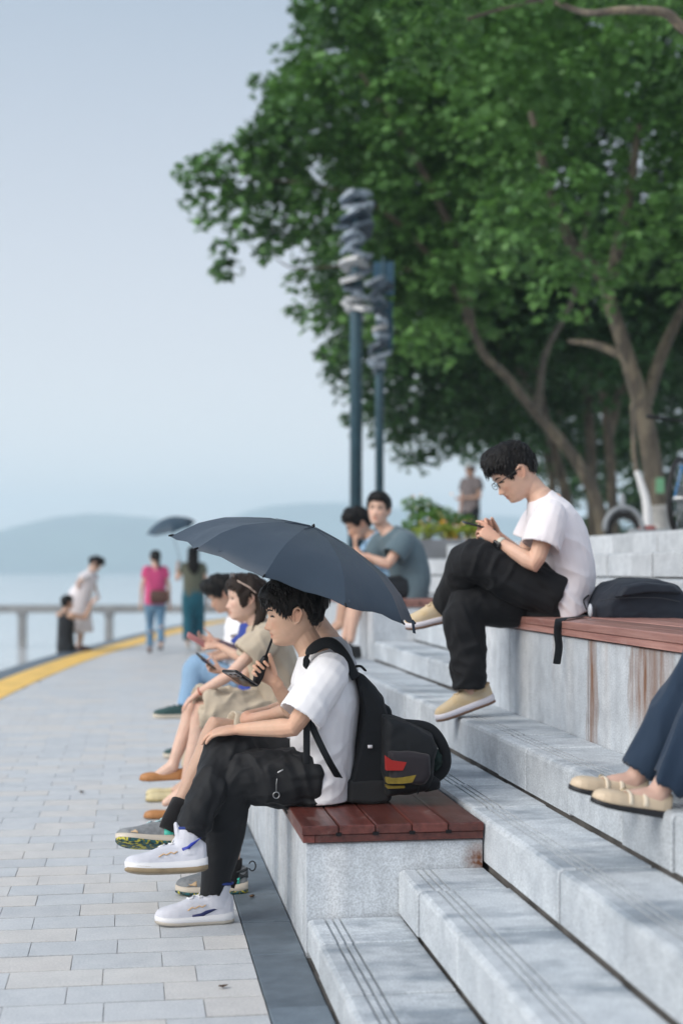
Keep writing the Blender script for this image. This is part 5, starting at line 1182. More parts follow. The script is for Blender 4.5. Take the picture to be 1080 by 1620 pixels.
# ------------------------------------------------ 3 woman in beige
Y3 = 7.70
J = joints(Y3, pel=(430,1130,0), waist=(436,1092,0), chest=(428,1032,0), neck=(410,988,0), shL=(424,1008,-.16), elL=(362,1069,-.19), wrL=(314,1096,-.14), shR=(414,1006,.16), elR=(386,1078,.2), wrR=(352,1062,.10),
    hipL=(428,1132,-.09), knL=(318,1120,-.12), anL=(292,1252,-.08), hipR=(425,1128,.09), knR=(305,1114,.0), anR=(273,1213,-.04), ftL=(262,1270,-.08), ftR=(245,1229,-.04))
J['head'] = W(389,946,Y3); J['B'] = facing(187,2)
r3 = P((J['pel'][0], Y3, .44), 'woman in beige shirt and skirt with tan flats and sunglasses in her hair')
SK3 = (.66,.455,.365)
build_body(r3, J, .95, .005, SK3, {'L': dict(d=(-.75,.15,-.62), n=(.55,.1,-.8), s=(-.1,.9,0), curl=(.25,.3,.2), spread=.09), 'R': dict(d=(-.9,-.1,.25), n=(-.1,-.6,.8), s=(0,.5,.8), curl=(.7,.8,.6))}, fem=True, leg_f=.95)
build_shirt(r3, J, .95, C_BEIGE, .007, .50, .098, amp=.009, scale=8, seed=24, hem=.06, folds=[(W(420,1040,Y3-.1),(.5,0,-1),.016,12,.25)], prof=[(.19,.14),(.19,.14),(.18,.135),(.185,.128),(.168,.105),(.080,.066)])
build_trousers(r3, J, .95, C_BEIGE, .008, .49, (.115,.112,.105), amp=.012, scale=7, seed=25, name='skirt', folds=[(W(350,1125,Y3-.1),(-.3,0,-1),.020,12,.25),(W(410,1115,Y3-.1),(1,0,.4),.018,12,.25)])
hair_cap(r3, J['head'], J['B'], .97, M_HAIRB, top=.024, side=.020, back=.024, fringe=.014, frontz=.055, nape=-.10, sideburn=-.05, seed=7, locks=120, lock_len=.09, lock_r=.005, flow=(-.35,0,-1), voxel=.005)
hb_ = MB()
for k_, (a_, b_) in enumerate(((-.6,0),(-.3,.25),(0,.0),(.3,.2),(.6,-.05))):
    p0 = hpts((-.06, a_*.1, .03), J['head'], J['B'], .97); hb_.tube(crom([p0, hpts((-.075, a_*.115, -.05), J['head'], J['B'], .97), hpts((-.06, a_*.12, -.12), J['head'], J['B'], .97), hpts((-.045+.02*k_*.3, a_*.14-.02, -.19), J['head'], J['B'], .97)], 4), list(np.interp(np.linspace(0,1,13), [0,.4,.8,1], [.034,.036,.026,.010])), 9)
me, V, Nn = remesh(hb_, .005, 2); V = V + Nn*(nz3(V*A3((1,1,.15)),70,4,2)*.004)[:,None]; finish(me, V, 'long_hair', M_HAIRB, r3)
face_bits(r3, J['head'], J['B'], .97, closed=False)
sg = MB(); B = J['B']; H = lambda x, y, z: hpts((x, y, z), J['head'], B, .97)
for s in (-1,1): sg.tube([H(.078, s*.016, .110), H(.066, s*.050, .108), H(.058, s*.068, .098), H(.0, s*.098, .062), H(-.035, s*.098, .030)], [.0035]*5, 6)
keep(sg.obj('sunglasses_frame', [mat('tan_frame', (.66,.50,.42), .35)], None), r3)
for s in (-1,1):
    sg = MB(); sg.ball(H(.070, s*.036, .125), (.010,.026,.020), 12, basis=B); keep(sg.obj('sunglasses_lens', [mat('brown_lens', (.05,.035,.03), .15)], None), r3)
bc = MB(); wr = J['wrL']; d = unit(J['elL']-wr); u = unit(np.cross(d,(0,0,1))); v = np.cross(d,u); bc.tube([wr + d*.012 + (u*math.cos(t)+v*math.sin(t))*.0245 for t in np.linspace(0,2*math.pi,18)], .003, 6, rnd=False); keep(bc.obj('bracelet', [mat('red_cord', (.42,.05,.03), .7)], None), r3)
h = W(300,1279,Y3-.08); h[2] = .002; shoe(r3, h, (-1,-.08,0), (0,0,1), .245, SH_TAN, mat('tan_sole', (.30,.14,.05), .6), low_cut=True, sole=(.010,.008), spring=.006, flare=.98)
h = W(293,1232,Y3-.03); shoe(r3, h, (-1,-.08,-.02), (.0,-.06,1), .245, SH_TAN, mat('tan_sole', (.30,.14,.05)), low_cut=True, sole=(.010,.008), spring=.006, flare=.98)
q = W(326,1046,Y3+.03); Bq = basis(unit(A3((-.50,-.66,.38))), unit(A3((.35,-.40,.78)))); ph = box_obj(q, Bq, (.15,.072,.009), 'phone', M_PHONE); tag(ph, 'dark phone in the far hand of the woman in beige', 'phone')
# ------------------------------------------------ 4 person nearly hidden behind her
Y4 = 8.25
J = joints(Y4, pel=(404,1117,0), waist=(412,1078,0), chest=(408,1024,0), neck=(398,984,0), shL=(408,1000,-.16), elL=(384,1042,-.2), wrL=(348,1022,-.06), shR=(402,1000,.16), elR=(372,1030,.2), wrR=(342,1014,.06),
    hipL=(404,1120,-.08), knL=(318,1124,-.08), anL=(306,1240,-.08), hipR=(404,1118,.08), knR=(316,1122,.10), anR=(300,1238,.08), ftL=(280,1252,-.08), ftR=(275,1250,.08))
J['head'] = W(392,950,Y4); J['B'] = facing(180,15)
r4 = P((J['pel'][0], Y4, .44), 'person in royal blue top and cream slippers mostly hidden behind the beige woman')
build_body(r4, J, .93, .008, (.58,.39,.30), {'L': dict(d=(-.9,.25,.05), n=(.1,.5,-.6), s=(0,.6,.8), curl=(.4,.5,.3)), 'R': dict(d=(-.9,-.1,.12), n=(.1,-.6,.7), s=(0,-.6,.8), curl=(.4,.5,.3))}, fem=True); build_shirt(r4, J, .92, C_ROYAL, .01, .85, .068, seed=31); build_trousers(r4, J, .92, C_BEIGE, .01, .9, (.10,.095,.085,.07,.065), seed=32)
hair_cap(r4, J['head'], J['B'], .95, M_HAIR, seed=19, locks=0, voxel=.007)
for px_, dy in ((297,-.08),(296,.10)):
    h = W(px_, 1262, Y4+dy); h[2] = .002; shoe(r4, h, (-1,0,0), (0,0,1), .24, mat('cream_slipper', (.62,.54,.33), .8), mat('olive_sole', (.34,.28,.14), .7), low_cut=True, sole=(.014,.012), spring=.004)
q = W(314,1014,Y4-.02); Bq = basis(unit(A3((-.82,-.1,.50))), unit(A3((.4,-.35,.8)))); ph = box_obj(q, Bq, (.15,.072,.009), 'phone', mat('pink_phone', (.50,.20,.19), .35)); tag(ph, 'pink cased phone held out over the light blue jeans', 'phone')
# ------------------------------------------------ 5 man in light jeans
Y5 = 10.0
J = joints(Y5, pel=(377,1078,0), waist=(382,1046,0), chest=(384,1005,0), neck=(374,972,0), shL=(386,984,-.18), elL=(380,1030,-.22), wrL=(342,1042,-.10), shR=(378,982,.18), elR=(368,1026,.22), wrR=(338,1036,.06),
    hipL=(377,1080,-.09), knL=(312,1054,-.06), anL=(294,1122,-.10), hipR=(376,1078,.09), knR=(318,1078,.08), anR=(312,1172,.08))
J['head'] = W(352,940,Y5); J['B'] = facing(182,26)
r5 = P((J['pel'][0], Y5, .44), 'man with short black hair in light blue jeans, farthest on the low bench')
build_body(r5, J, 1.0, .008, (.50,.32,.235), {'L': dict(d=(-.9,.2,.1), n=(.1,.4,-.7), s=(0,.7,.7), curl=(.5,.6,.4))}); build_shirt(r5, J, 1.0, C_WHITE, .011, .55, .085, seed=41); build_trousers(r5, J, 1.0, C_JEAN, .009, .97, (.105,.10,.088,.075,.068), amp=.008, seed=42)
hair_cap(r5, J['head'], J['B'], 1.0, M_HAIR, top=.032, side=.018, back=.018, fringe=.028, frontz=.045, seed=23, locks=90, spiky=.5, lock_len=.035, voxel=.006)
h = W(307,1136,Y5-.10); shoe(r5, h, (-1,-.05,.02), (0,-.1,1), .285, SH_GRN, mat('bone_sole', (.55,.50,.42), .6), laces=LACE_W, sole=(.034,.028), spring=.006)
h = W(322,1186,Y5+.08); h[2] = .002; shoe(r5, h, (-1,-.05,0), (0,0,1), .285, SH_GRN, mat('bone_sole', (.55,.50,.42)), sole=(.034,.028), spring=.006)
# ------------------------------------------------ 6 man on the upper bench
Y6 = 6.50
J = joints(Y6, pel=(887,946,0), waist=(897,912,0), chest=(884,848,0), neck=(853,786,0), shL=(869,818,-.19), elL=(846,893,-.23), wrL=(789,858,-.09), shR=(858,812,.17), elR=(825,884,.21), wrR=(787,848,.04),
    hipL=(882,942,-.09), knL=(749,886,-.03), anL=(705,960,.20), hipR=(882,947,.09), knR=(738,962,.03), anR=(742,1092,.0))
J['head'] = W(812,747,Y6); J['B'] = facing(180,35)
r6 = P((J['pel'][0], Y6, 1.10), 'man with glasses in a white tee on the upper bench looking at his phone')
SK6 = (.66,.43,.325)
build_body(r6, J, 1.02, .0042, SK6, {'L': dict(d=(-.72,.28,.62), n=(-.25,.85,-.35), s=(.2,.2,.9), curls=((.15,.35,.3),(.75,.8,.5),(.85,.9,.6),(.9,.9,.6)), thumb=(.45,.85,.55), tb=.1),
    'R': dict(d=(-.80,-.10,.58), n=(-.2,-.8,-.3), s=(.2,-.2,.9), curl=(.75,.8,.5), thumb=(.5,.8,.6), tb=.1)}, headk=1.05, shave=.1)
build_shirt(r6, J, 1.02, C_WHITE2, .0055, .62, .088, amp=.0045, scale=9, seed=51, folds=[(W(885,880,Y6-.2),(1,0,-.35),.007,11,.17),(W(893,948,Y6-.2),(.8,0,-.8),.010,15,.12)], low=W(897,972,Y6), prof=[(.185,.125),(.188,.135),(.185,.130),(.19,.128),(.180,.112),(.074,.064)])
build_trousers(r6, J, 1.02, C_BLACK2, .007, .99, (.112,.112,.098,.084,.073), amp=.010, scale=6, seed=52, pelr=(.175,.13), folds=[(W(830,925,Y6-.2),(-.8,0,.5),.015,14,.2),(W(760,890,Y6-.1),(-.5,0,-1),.012,14,.15),(W(735,1060,Y6-.1),(1,0,.3),.014,13,.16),(W(725,980,Y6-.1),(.5,0,-1),.012,14,.16)])
hair_cap(r6, J['head'], J['B'], 1.05, M_HAIR, top=.029, side=.008, back=.011, fringe=.024, frontz=.055, nape=-.045, sideburn=-.010, seed=55, locks=420, lock_len=.040, lock_r=.0042, spiky=.22, flow=(.55,0,-.35), voxel=.004, noise=.003)
face_bits(r6, J['head'], J['B'], 1.05)
GB = lambda x, y, z: hpts((x, y, z), J['head'], J['B'], 1.05)
gl = MB(); M_FR = mat('dark_frame', (.012,.012,.014), .35)
for s in (-1,1): gl.tube([GB(.100, s*.058, .004), GB(.06, s*.079, .007), GB(.0, s*.086, .008), GB(-.012, s*.086, .002)], .0026, 6)
for s in (-1,1): gl.tube([GB(.101+.004*math.cos(t), s*(.034+.024*math.cos(t)), -.008+.0145*math.sin(t)) for t in np.linspace(0,2*math.pi,22)], .0016, 6, rnd=False)
gl.tube([GB(.105, -.011, -.004), GB(.113, 0, -.001), GB(.105, .011, -.004)], .0016, 6); keep(gl.obj('glasses', [M_FR], None), r6)
wr = J['wrL']; d = unit(J['elL']-wr); u = unit(np.cross(d,(0,1,0))); v = np.cross(d,u); wb = MB(); wb.tube([wr + d*.010 + (u*math.cos(t)+v*math.sin(t))*.0275 for t in np.linspace(0,2*math.pi,22)], [(.011,.002)]*22, 8, side=d, rnd=False); wo = keep(wb.obj('watch_band', [mat('pale_band', (.55,.56,.50), .6)], None), r6)
wn_ = unit(A3((-.45,-.85,-.45))); wn_ = unit(wn_ - d*wn_.dot(d)); wc = box_obj(wr + d*.012 + wn_*.0335, np.array([d, np.cross(wn_, d), wn_]), (.042,.038,.013), 'watch_face', M_PHONE); keep(wc, r6)
h = W(783,1106,Y6); h = W(782,1108,Y6); fdir = unit(W(690,1141,Y6)-h); shoe(r6, h, fdir, (-.30,-.05,1), .295, SH_SAND, SOLE_L, laces=mat('sand_lace', (.60,.46,.30), .8), collar=mat('sand_lining', (.48,.34,.2), .9), sole=(.036,.028), outs=mat('brown_rubber', (.16,.09,.06), .6), spring=.004)
h = W(735,974,Y6+.21); shoe(r6, h, unit(W(655,991,Y6+.25)-h), (-.1,-.25,1), .295, SH_SAND, SOLE_L, laces=mat('sand_lace', (.60,.46,.30)), sole=(.034,.028), outs=mat('brown_rubber', (.16,.09,.06)), spring=.004)
q = W(757,832,Y6-.03); Bq = basis(unit(A3((-.86,.0,.20))), unit(A3((.25,-.12,.95)))); ph = box_obj(q, Bq, (.15,.073,.009), 'phone', M_PHONE); tag(ph, 'black phone held in both hands by the man with glasses', 'phone')
bk = empty('backpack', W(1000,985,Y6-.05), 'navy black backpack lying flat on the upper bench, strap hanging over the edge', 'backpack'); Yk = 6.32
slab_from_outline([(934,978),(932,958),(944,938),(962,922),(990,915),(1030,916),(1056,924),(1074,944),(1088,966),(1092,982),(1060,987),(990,987),(950,985)], Yk, .17, .007, M_PACKN, 'pack_body', bk, amp=.006, seed=61, round_=.03)
slab_from_outline([(950,946),(966,926),(1000,919),(1050,925),(1066,938),(1000,938)], Yk-.03, .165, .007, M_PACKN, 'front_pocket', bk, amp=.004, seed=62)
slab_from_outline([(928,980),(940,974),(1090,975),(1098,986),(1000,989),(936,989)], Yk, .176, .007, M_PACK, 'back_panel', bk, amp=.002)
strap([A3(p) for p in ((2.02,6.24,1.108),(1.92,6.08,1.107),(1.82,5.90,1.109),(1.772,5.83,1.098),(1.762,5.82,1.05),(1.768,5.82,.99),(1.760,5.825,.92))], .019, .003, M_PACK, 'shoulder_strap', bk, side=(1,.25,0))
zl = MB(); zl.tube(crom([W(948,950,Yk-.178), W(985,946,Yk-.186), W(1040,946,Yk-.186), W(1074,952,Yk-.180)], 5), .0022, 5); keep(zl.obj('zip', [mat('dark_zip', (.05,.055,.065), .4, .4)], None), bk)
strap([W(926,964,Yk+.02), W(922,950,Yk+.02), W(930,942,Yk+.02)], .012, .004, M_PACK, 'grab_handle', bk)
tw = MB(); tw.ball(W(933,966,Yk-.10), (.010,.02,.032), 10); keep(tw.obj('water_bottle', [mat('clear_bottle', (.50,.54,.60), .3)], None), bk)
# ------------------------------------------------ 7 woman at the right edge (only her legs are in the frame)
Y7 = 3.98; s7 = lambda X, y, z: A3((X, Y7+y, z))
J = dict(pel=s7(2.03,0,1.19), waist=s7(2.07,0,1.32), chest=s7(2.06,0,1.50), neck=s7(2.02,0,1.68), shL=s7(2.05,-.16,1.63), elL=s7(1.98,-.20,1.38), wrL=s7(1.76,-.14,1.28), shR=s7(2.05,.16,1.63), elR=s7(1.98,.20,1.38), wrR=s7(1.78,.10,1.28),
    hipL=s7(2.02,-.09,1.19), hipR=s7(2.02,.09,1.19), knL=s7(1.745,-.09,1.105), knR=s7(1.72,.07,1.085), anL=W(1036,1262,Y7-.07), anR=W(1000,1238,Y7+.10), ftL=W(960,1268,Y7-.07), ftR=W(930,1246,Y7+.10))
J['head'] = s7(1.985,0,1.86); J['B'] = facing(180,10)
r7 = P((2.03, Y7, 1.10), 'person in navy trousers and cream strapped shoes cut off by the right edge')
SK7 = (.56,.37,.30)
build_body(r7, J, .94, .006, SK7, None, fem=True); build_shirt(r7, J, .93, C_NAVY, .012, .9, .065, seed=71); build_trousers(r7, J, .94, C_NAVY, .007, .96, (.098,.090,.078,.068,.060), amp=.012, scale=6, seed=72, folds=[(W(1060,1130,Y7-.1),(-.4,0,-1),.018,12,.3)])
hair_cap(r7, J['head'], J['B'], .96, M_HAIR, seed=73, locks=0, voxel=.008, nape=-.09)
h = W(1056,1294,Y7-.07); shoe(r7, h, unit(W(924,1271,Y7-.10)-h), (.10,-.06,1), .248, SH_CREAM, SOLE_K, low_cut=True, sole=(.022,.014), spring=.008, flare=1.03, straps=[(.105,.0080,SH_STRAP),(.160,.0065,SH_STRAP)])
h = W(1020,1268,Y7+.10); shoe(r7, h, unit(W(897,1252,Y7+.08)-h), (.10,-.06,1), .248, SH_CREAM, SOLE_K, low_cut=True, sole=(.022,.014), spring=.008, flare=1.03, straps=[(.105,.0080,SH_STRAP),(.160,.0065,SH_STRAP)])
# ------------------------------------------------ 8, 9 two men on the far upper bench
Y8 = 11.2
J = joints(Y8, pel=(645,930,0), waist=(648,908,0), chest=(638,874,0), neck=(614,842,0), shL=(638,856,-.17), elL=(613,893,-.24), wrL=(580,880,-.20), shR=(602,856,.12), elR=(590,888,.16), wrR=(574,884,.02),
    hipL=(640,932,-.09), knL=(566,934,-.12), anL=(556,1002,-.12), hipR=(636,932,.09), knR=(566,930,.10), anR=(548,1000,.10))
J['head'] = W(599,806,Y8); J['B'] = facing(246,-2, -4)
r8 = P((J['pel'][0], Y8, 1.10), 'man in slate grey tee turned towards the camera, seated on the far upper bench')
build_body(r8, J, 1.03, .0065, (.62,.41,.32), {'L': dict(d=(-.95,.1,.1), n=(.1,.3,-.9), s=(0,.9,.2), curl=(.5,.6,.4))}, headk=1.05); build_shirt(r8, J, 1.05, C_SLATE, .009, .66, .092, amp=.007, seed=81, w=1.05, hem=.12); build_trousers(r8, J, 1.0, C_DKSH, .010, .46, (.11,.10,.095), seed=82, name='shorts')
hair_cap(r8, J['head'], J['B'], 1.05, M_HAIR, top=.024, side=.010, back=.012, fringe=.012, frontz=.058, seed=83, locks=60, lock_len=.025, spiky=.3, voxel=.006); face_bits(r8, J['head'], J['B'], 1.05, closed=False)
for an, f_, dy in ((W(569,1026,Y8-.12), (-.75,-.65,0), 0), (W(556,1020,Y8+.10), (-.8,-.6,0), 0)): an[2] = .632; shoe(r8, an, f_, (0,0,1), .285, SH_BLK, SOLE_K, sole=(.030,.024), laces=mat('black_lace', (.02,.02,.022), .8))
Y9 = 11.85
J = joints(Y9, pel=(615,925,0), waist=(618,905,0), chest=(608,875,0), neck=(586,848,0), shL=(600,860,-.17), elL=(578,892,-.22), wrL=(563,868,-.06), shR=(592,858,.15), elR=(575,888,.18), wrR=(560,890,.08),
    hipL=(612,927,-.09), knL=(550,925,-.08), anL=(540,988,-.08), hipR=(612,926,.09), knR=(548,925,.1), anR=(536,986,.1), ftL=(526,998,-.1), ftR=(522,996,.08))
J['head'] = W(566,829,Y9); J['B'] = facing(190,24)
r9 = P((J['pel'][0], Y9, 1.10), 'man in light blue shirt bending forward beside the slate tee, hand at his chin')
build_body(r9, J, 1.0, .008, (.48,.30,.22), {'L': dict(d=(-.1,.1,1), n=(1,.2,.1), s=(0,.9,.3), curl=(.9,1,.7))}, headk=1.04); build_shirt(r9, J, 1.0, C_SKY, .011, .6, .085, seed=91); build_trousers(r9, J, 1.0, C_DKSH, .012, .46, (.11,.10,.095), seed=92, name='shorts')
hair_cap(r9, J['head'], J['B'], 1.04, M_HAIR, top=.03, side=.016, back=.016, fringe=.02, frontz=.05, seed=93, locks=60, lock_len=.03, voxel=.007)
mk_ = MB(); H = lambda x, y, z: hpts((x, y, z), J['head'], J['B'], 1.04)
mk_.tube([H(.078,-.052,.012), H(.078,-.060,-.03), H(.075,-.050,-.07), H(.085,-.02,-.10)], [(.010,.004)]*4, 8); keep(mk_.obj('glasses', [M_FR], None), r9)
for dy in (-.08,.1):
    q = W(546,1000,Y9+dy); q[2] = .632; shoe(r9, q, (-1,-.2,0), (0,0,1), .28, mat('blue_slipper', (.05,.13,.20), .8), mat('pale_blue_sole', (.40,.52,.60), .6), low_cut=True, sole=(.03,.024))
# ------------------------------------------------ walkers and far people: built in their own frame, then turned
def stand(loc, yaw, k, shw=.175, lean=0.0, step=.0, armL=(.04,-.02), armR=(.04,.02), elL=None, wrL=None, elR=None, wrR=None, headyaw=0, headpitch=5, bend=0.0, crouch=0.0):
    """standing skeleton; local x forward, y left"""
    hz_ = .90 - crouch; b = bend
    loc3 = lambda x, y, z: A3((x, y, z))
    top = lambda x, y, z: A3((x + math.sin(b)*(z-hz_) , y, hz_ + math.cos(b)*(z-hz_)))
    J = dict(pel=loc3(0,0,hz_+.02), waist=top(0,0,hz_+.18), chest=top(.01,0,hz_+.36), neck=top(-.01,0,hz_+.56), shL=top(0,shw,hz_+.50), shR=top(0,-shw,hz_+.50), hipL=loc3(0,.085,hz_), hipR=loc3(0,-.085,hz_),
        anL=loc3(step*.5,.085,.085+max(0,-step)*.25), anR=loc3(-step*.5,-.085,.085+max(0,step)*.25))
    J['knL'] = (J['hipL']+J['anL'])/2 + loc3(.05+.1*crouch+abs(step)*.08,0,0); J['knR'] = (J['hipR']+J['anR'])/2 + loc3(.05+.1*crouch+abs(step)*.08,0,0)
    J['elL'] = top(*elL) if elL else top(armL[0]-.04,.225,hz_+.23); J['wrL'] = top(*wrL) if wrL else top(armL[0]+.06,.235,hz_-.02)
    J['elR'] = top(*elR) if elR else top(armR[0]-.04,-.225,hz_+.23); J['wrR'] = top(*wrR) if wrR else top(armR[0]+.06,-.235,hz_-.02)
    hd = top(.035,0,hz_+.705); a = math.radians(yaw); Rm = np.array([(math.cos(a),math.sin(a),0),(-math.sin(a),math.cos(a),0),(0,0,1)]); loc = A3(loc)
    J = {n: loc + (p*k) @ Rm for n, p in J.items()}; J['head'] = loc + (hd*k) @ Rm; J['B'] = facing(yaw+headyaw, headpitch + math.degrees(b)); return J
def simple_shoes(r, J, yaw, L, mu, ms, low=False, dz=.0, toe_down=0):
    a = math.radians(yaw); f = A3((math.cos(a), math.sin(a), 0)); z0 = min(J['anL'][2], J['anR'][2])
    for s in 'LR':
        an = J['an'+s]; lift = an[2]-z0; up = unit(A3((0,0,1)) + f*lift*2.2); ff = unit(f - A3((0,0,1))*lift*2.2); shoe(r, an - f*.055 - A3((0,0,.083)), ff, up, L, mu, ms, low_cut=low, sole=(.024,.02))
g = G(246,1033); yw = 92
r10 = P((g[0], g[1], 0), 'woman walking away in a pink tee and blue jeans with a ponytail and brown bag')
J = stand(g, yw, .955, .15, step=.34, wrR=(.02,-.24,.88)); build_body(r10, J, .95, .009, (.60,.42,.33), None, fem=True); build_shirt(r10, J, .95, C_PINK, .010, .5, .064, seed=101, amp=.005); build_trousers(r10, J, .95, C_JEAN2, .010, .98, (.100,.088,.068,.062,.062), seed=102, amp=.006)
hair_cap(r10, J['head'], J['B'], .97, M_HAIR, top=.02, side=.012, back=.02, seed=103, locks=0, voxel=.008, nape=-.05)
mb = MB(); H = lambda x, y, z: hpts((x, y, z), J['head'], J['B'], 1); mb.tube(crom([H(-.10,0,.03), H(-.135,-.015,.0), H(-.12,-.045,-.10), H(-.10,-.06,-.20)], 4), [.018,.026,.03,.032,.033,.034,.034,.033,.03,.027,.02,.015,.008], 10); keep(mb.obj('ponytail', [M_HAIR], None), r10)
simple_shoes(r10, J, yw, .245, SH_BR, SOLE_K)
hb = empty('shoulder_bag', J['pel'], 'brown shoulder bag slung at the back of the woman in pink', 'bag'); M_BAG = mat('brown_bag', (.085,.04,.03), .5)
c_ = J['pel'] + A3((.06,-.17,.03)); keep(box_obj(c_, facing(0,0), (.30,.10,.21), 'bag_body', M_BAG, bev=.03), hb)
strap([c_ + A3((-.12,0,.09)), J['waist'] + A3((-.08,-.16,.05)), J['chest'] + A3((-.12,-.135,.05)), J['shL'] + A3((.05,-.06,.075)), J['shL'] + A3((.05,.07,.07)), J['chest'] + A3((-.05,.14,0)), J['pel'] + A3((.16,.06,.05)), c_ + A3((.13,0,.09))], .012, .004, M_BAG, 'strap', hb)
g = G(306,1029); yw = 86
r11 = P((g[0], g[1], 0), 'woman with long black hair in olive top and teal trousers walking under the small umbrella')
J = stand(g, yw, 1.0, .15, step=-.26, elL=(.08,.27,1.18), wrL=(.16,.27,1.40)); build_body(r11, J, .98, .009, (.55,.37,.28), {'L': dict(d=(0,.1,1), n=(.9,.3,0), s=(0,1,.1), curl=(1.0,1.1,.8))}, fem=True); build_shirt(r11, J, .98, C_OLIVE, .010, .45, .062, seed=111, amp=.005, hem=.02); build_trousers(r11, J, .98, C_TEAL, .010, .95, (.112,.108,.098,.092,.088), seed=112, amp=.008, pelr=(.19,.135))
hair_cap(r11, J['head'], J['B'], .98, M_HAIR, top=.022, side=.018, back=.026, seed=113, locks=0, voxel=.008, nape=-.10)
mb = MB(); H = lambda x, y, z: hpts((x, y, z), J['head'], J['B'], 1)
mb.tube(crom([H(-.04,0,.05), H(-.105,0,-.02), H(-.12,.0,-.13), H(-.125,-.01,-.26), H(-.115,-.02,-.35)], 4), list(zip(np.interp(np.linspace(0,1,17),[0,.3,.7,1],[.06,.095,.10,.035]), np.interp(np.linspace(0,1,17),[0,.3,.7,1],[.03,.04,.035,.01]))), 12, side=J['B'][1]); keep(mb.obj('long_hair', [M_HAIR], None), r11)
simple_shoes(r11, J, yw, .245, CREAMF, CREAMF)
hn_ = J['wrL'] + A3((0,0,.08)); ap = D(267, 819, 23.6); ax = unit(ap - hn_)
umbrella(ap, unit(ax*.5 + A3((-.30,-.12,.9))*.5), .42, PROF, 8, 'small slate blue umbrella carried by the walking woman with long hair', shaft=float(np.linalg.norm(ap-hn_))+.03, mcol=C_UMB2, seed=5)
g = W(126, 1027, 24.2); g[2] = .006
r12 = P((g[0], g[1], 0), 'woman in a loose white dress standing on the kerb, bending over the man below')
yw = -12; J = stand(g, yw, .93, .15, bend=.40, elL=(.10,.22,1.22), wrL=(.22,.16,1.05), elR=(-.10,-.26,1.24), wrR=(-.02,-.14,1.02), headpitch=20); build_body(r12, J, .95, .009, (.62,.45,.37), None, fem=True)
mb = MB(); lat = unit(J['shL']-J['shR']); Pd = crom([A3((g[0]-.01, g[1], .30)), A3((g[0]-.02, g[1], .55)), J['pel'], J['waist'], J['chest'], J['chest']*.4+J['neck']*.6, J['neck']], 4)
mb.tube(Pd, [(a_, b_) for a_, b_ in zip(np.interp(np.linspace(0,1,len(Pd)),[0,.33,.6,.83,1],[.27,.225,.185,.17,.07]), np.interp(np.linspace(0,1,len(Pd)),[0,.33,.6,.83,1],[.235,.20,.15,.115,.055]))], 24, side=lat, rnd=False)
for s in 'LR':
    sh, el = J['sh'+s], J['el'+s]; mb.tube([sh*.7+J['chest']*.3, sh, sh*.4+el*.6], [.07,.08,.095], 14, rnd=False)
me, V, Nn = remesh(mb, .011, 3); V = wrinkle(V, Nn, .014, 9, 121, (1,1,.25)); finish(me, V, 'dress', C_DRESS, r12)
hair_cap(r12, J['head'], J['B'], .97, M_HAIR, top=.024, side=.020, back=.03, seed=123, locks=0, voxel=.008, nape=-.09, sideburn=-.06); simple_shoes(r12, J, yw, .24, SH_BR, SOLE_K)
mb = MB(); H = lambda x, y, z: hpts((x, y, z), J['head'], J['B'], 1); mb.tube([H(-.09,0,.03), H(-.125,0,.0), H(-.13,0,-.03)], [.03,.042,.025], 10); keep(mb.obj('hair_bun', [M_HAIR], None), r12)
g = D(104, 905, 23.3); g[2] = -.80
r13 = P(g, 'man in a black tank top below the kerb reaching up to the white dress')
yw = 38; J = stand(g, yw, 1.0, elL=(.20,.20,1.30), wrL=(.40,.12,1.50), elR=(.20,-.26,1.36), wrR=(.30,-.30,1.60), headyaw=5, headpitch=-12); build_body(r13, J, 1.0, .009, (.50,.32,.23), {'L': dict(d=(.6,0,.8), n=(.6,-.5,-.4), s=(0,.8,.4), curl=(.4,.5,.3)), 'R': dict(d=(.6,.1,.8), n=(.6,.5,-.4), s=(0,-.8,.4), curl=(.4,.5,.3))}); build_shirt(r13, J, .98, C_TANK, .011, .1, .06, seed=131, sleeves=(), w=.94); build_trousers(r13, J, 1.0, C_DKSH, .012, .47, (.105,.10,.10), seed=132, name='shorts')
hair_cap(r13, J['head'], J['B'], 1.0, M_HAIR, top=.018, side=.008, back=.010, fringe=.008, seed=133, locks=0, voxel=.008); simple_shoes(r13, J, yw, .28, SH_BLK, SOLE_K)
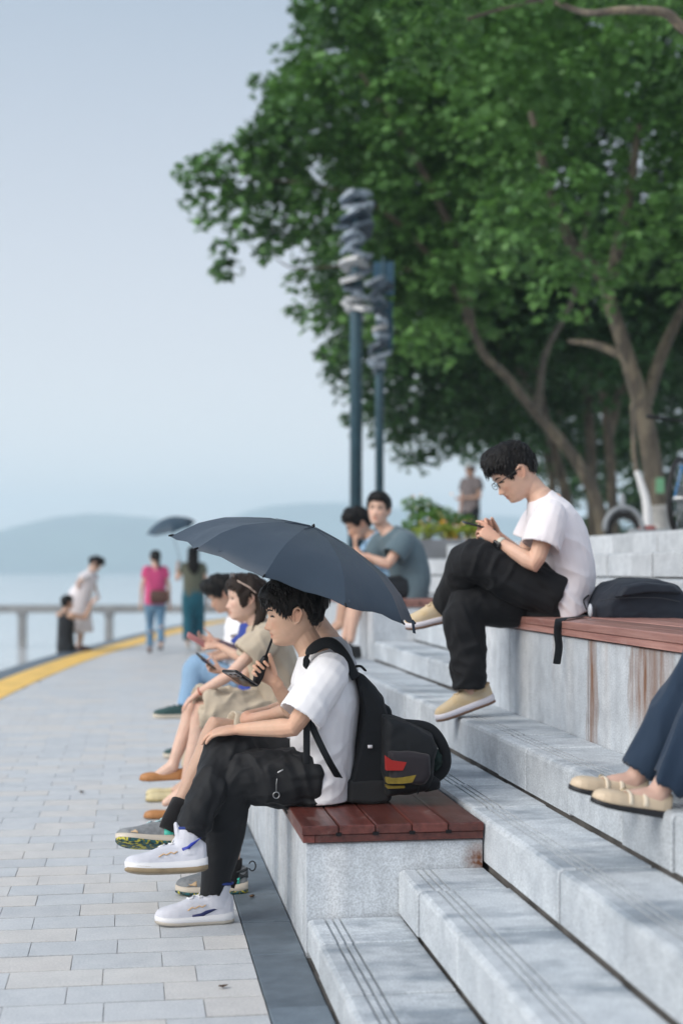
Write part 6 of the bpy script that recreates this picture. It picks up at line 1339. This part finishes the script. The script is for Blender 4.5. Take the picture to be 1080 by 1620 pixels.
# ------------------------------------------------ people on the plaza
g = D(745, 905, 26.5); g[2] = TOPZ - .006
r14 = P(g, 'man in grey brown tee and dark shorts with a white cap standing beyond the flowers')
yw = 215; J = stand(g, yw, 1.0, elL=(.02,.23,1.10), wrL=(.20,-.02,1.08), elR=(.02,-.23,1.08), wrR=(.12,-.16,.90)); build_body(r14, J, 1.0, .010, (.52,.34,.26), None); build_shirt(r14, J, 1.0, C_TAUPE, .012, .55, .085, seed=141); build_trousers(r14, J, 1.0, C_DKSH, .012, .50, (.105,.10,.10), seed=142, name='shorts'); hair_cap(r14, J['head'], J['B'], 1.0, M_HAIR, seed=143, locks=0, voxel=.008, top=.008, side=.008, back=.008, fringe=.004); simple_shoes(r14, J, yw, .28, SH_BLK, SOLE_K)
mb = MB(); H = lambda x, y, z: hpts((x, y, z), J['head'], J['B'], 1); mb.ball(H(-.005,0,.070), (.108,.085,.060), 16, basis=J['B']); mb.tube([H(.07,0,.068), H(.125,0,.060), H(.155,0,.052)], [(.07,.008),(.065,.006),(.04,.005)], 12, side=J['B'][1]); keep(mb.obj('cap', [mat('white_cap', (.62,.66,.66), .8)], None), r14)
g = D(716, 905, 30); g[2] = TOPZ - .006
r15 = P(g, 'person in a yellow top sitting low beyond the flower planter')
yw = 150; J = stand(g, yw, .95, bend=.45, crouch=.50, headpitch=0); build_body(r15, J, .95, .012, (.55,.37,.29), None); build_shirt(r15, J, .98, C_YEL, .013, .6, .085, seed=151); build_trousers(r15, J, .98, C_DKSH, .013, .9, (.10,.095,.09,.08,.07), seed=152); hair_cap(r15, J['head'], J['B'], .98, M_HAIR, seed=153, locks=0, voxel=.009)

# ------------------------------------------------ small litter on the paving
def dead_leaf(p, a, label, size=.05):
    mb = MB(); R = []
    for t, w_ in ((0,.05),(.25,.5),(.5,.62),(.75,.42),(1,.05)):
        z = .004 + .018*abs(t-.5)*size/.05; c = A3((p[0]+(t-.5)*size*math.cos(a), p[1]+(t-.5)*size*math.sin(a), p[2]+z)); n = A3((-math.sin(a), math.cos(a), 0))*size*.5*w_; u = A3((0,0,.004*(w_)))
        R.append(np.array([c-n+u*2, c, c+n+u*2, c+A3((0,0,.0012))]))
    mb.rings(R); tag(mb.obj('dead_leaf', [mat('dry_leaf', (.11,.06,.03), .8, vary=.4, vscale=60)], None), label, 'leaf', 'dry leaves on the paving')
dead_leaf(G(353,1564), .4, 'small dry brown leaf on the pale pavers left of the dark strip', .035)
dead_leaf(G(398,1421), 1.1, 'small dry leaf lying on the dark granite strip behind the shoes', .04)
dead_leaf(G(130,1255), 2.2, 'dry leaf on the open paving left of the tan flats', .05)
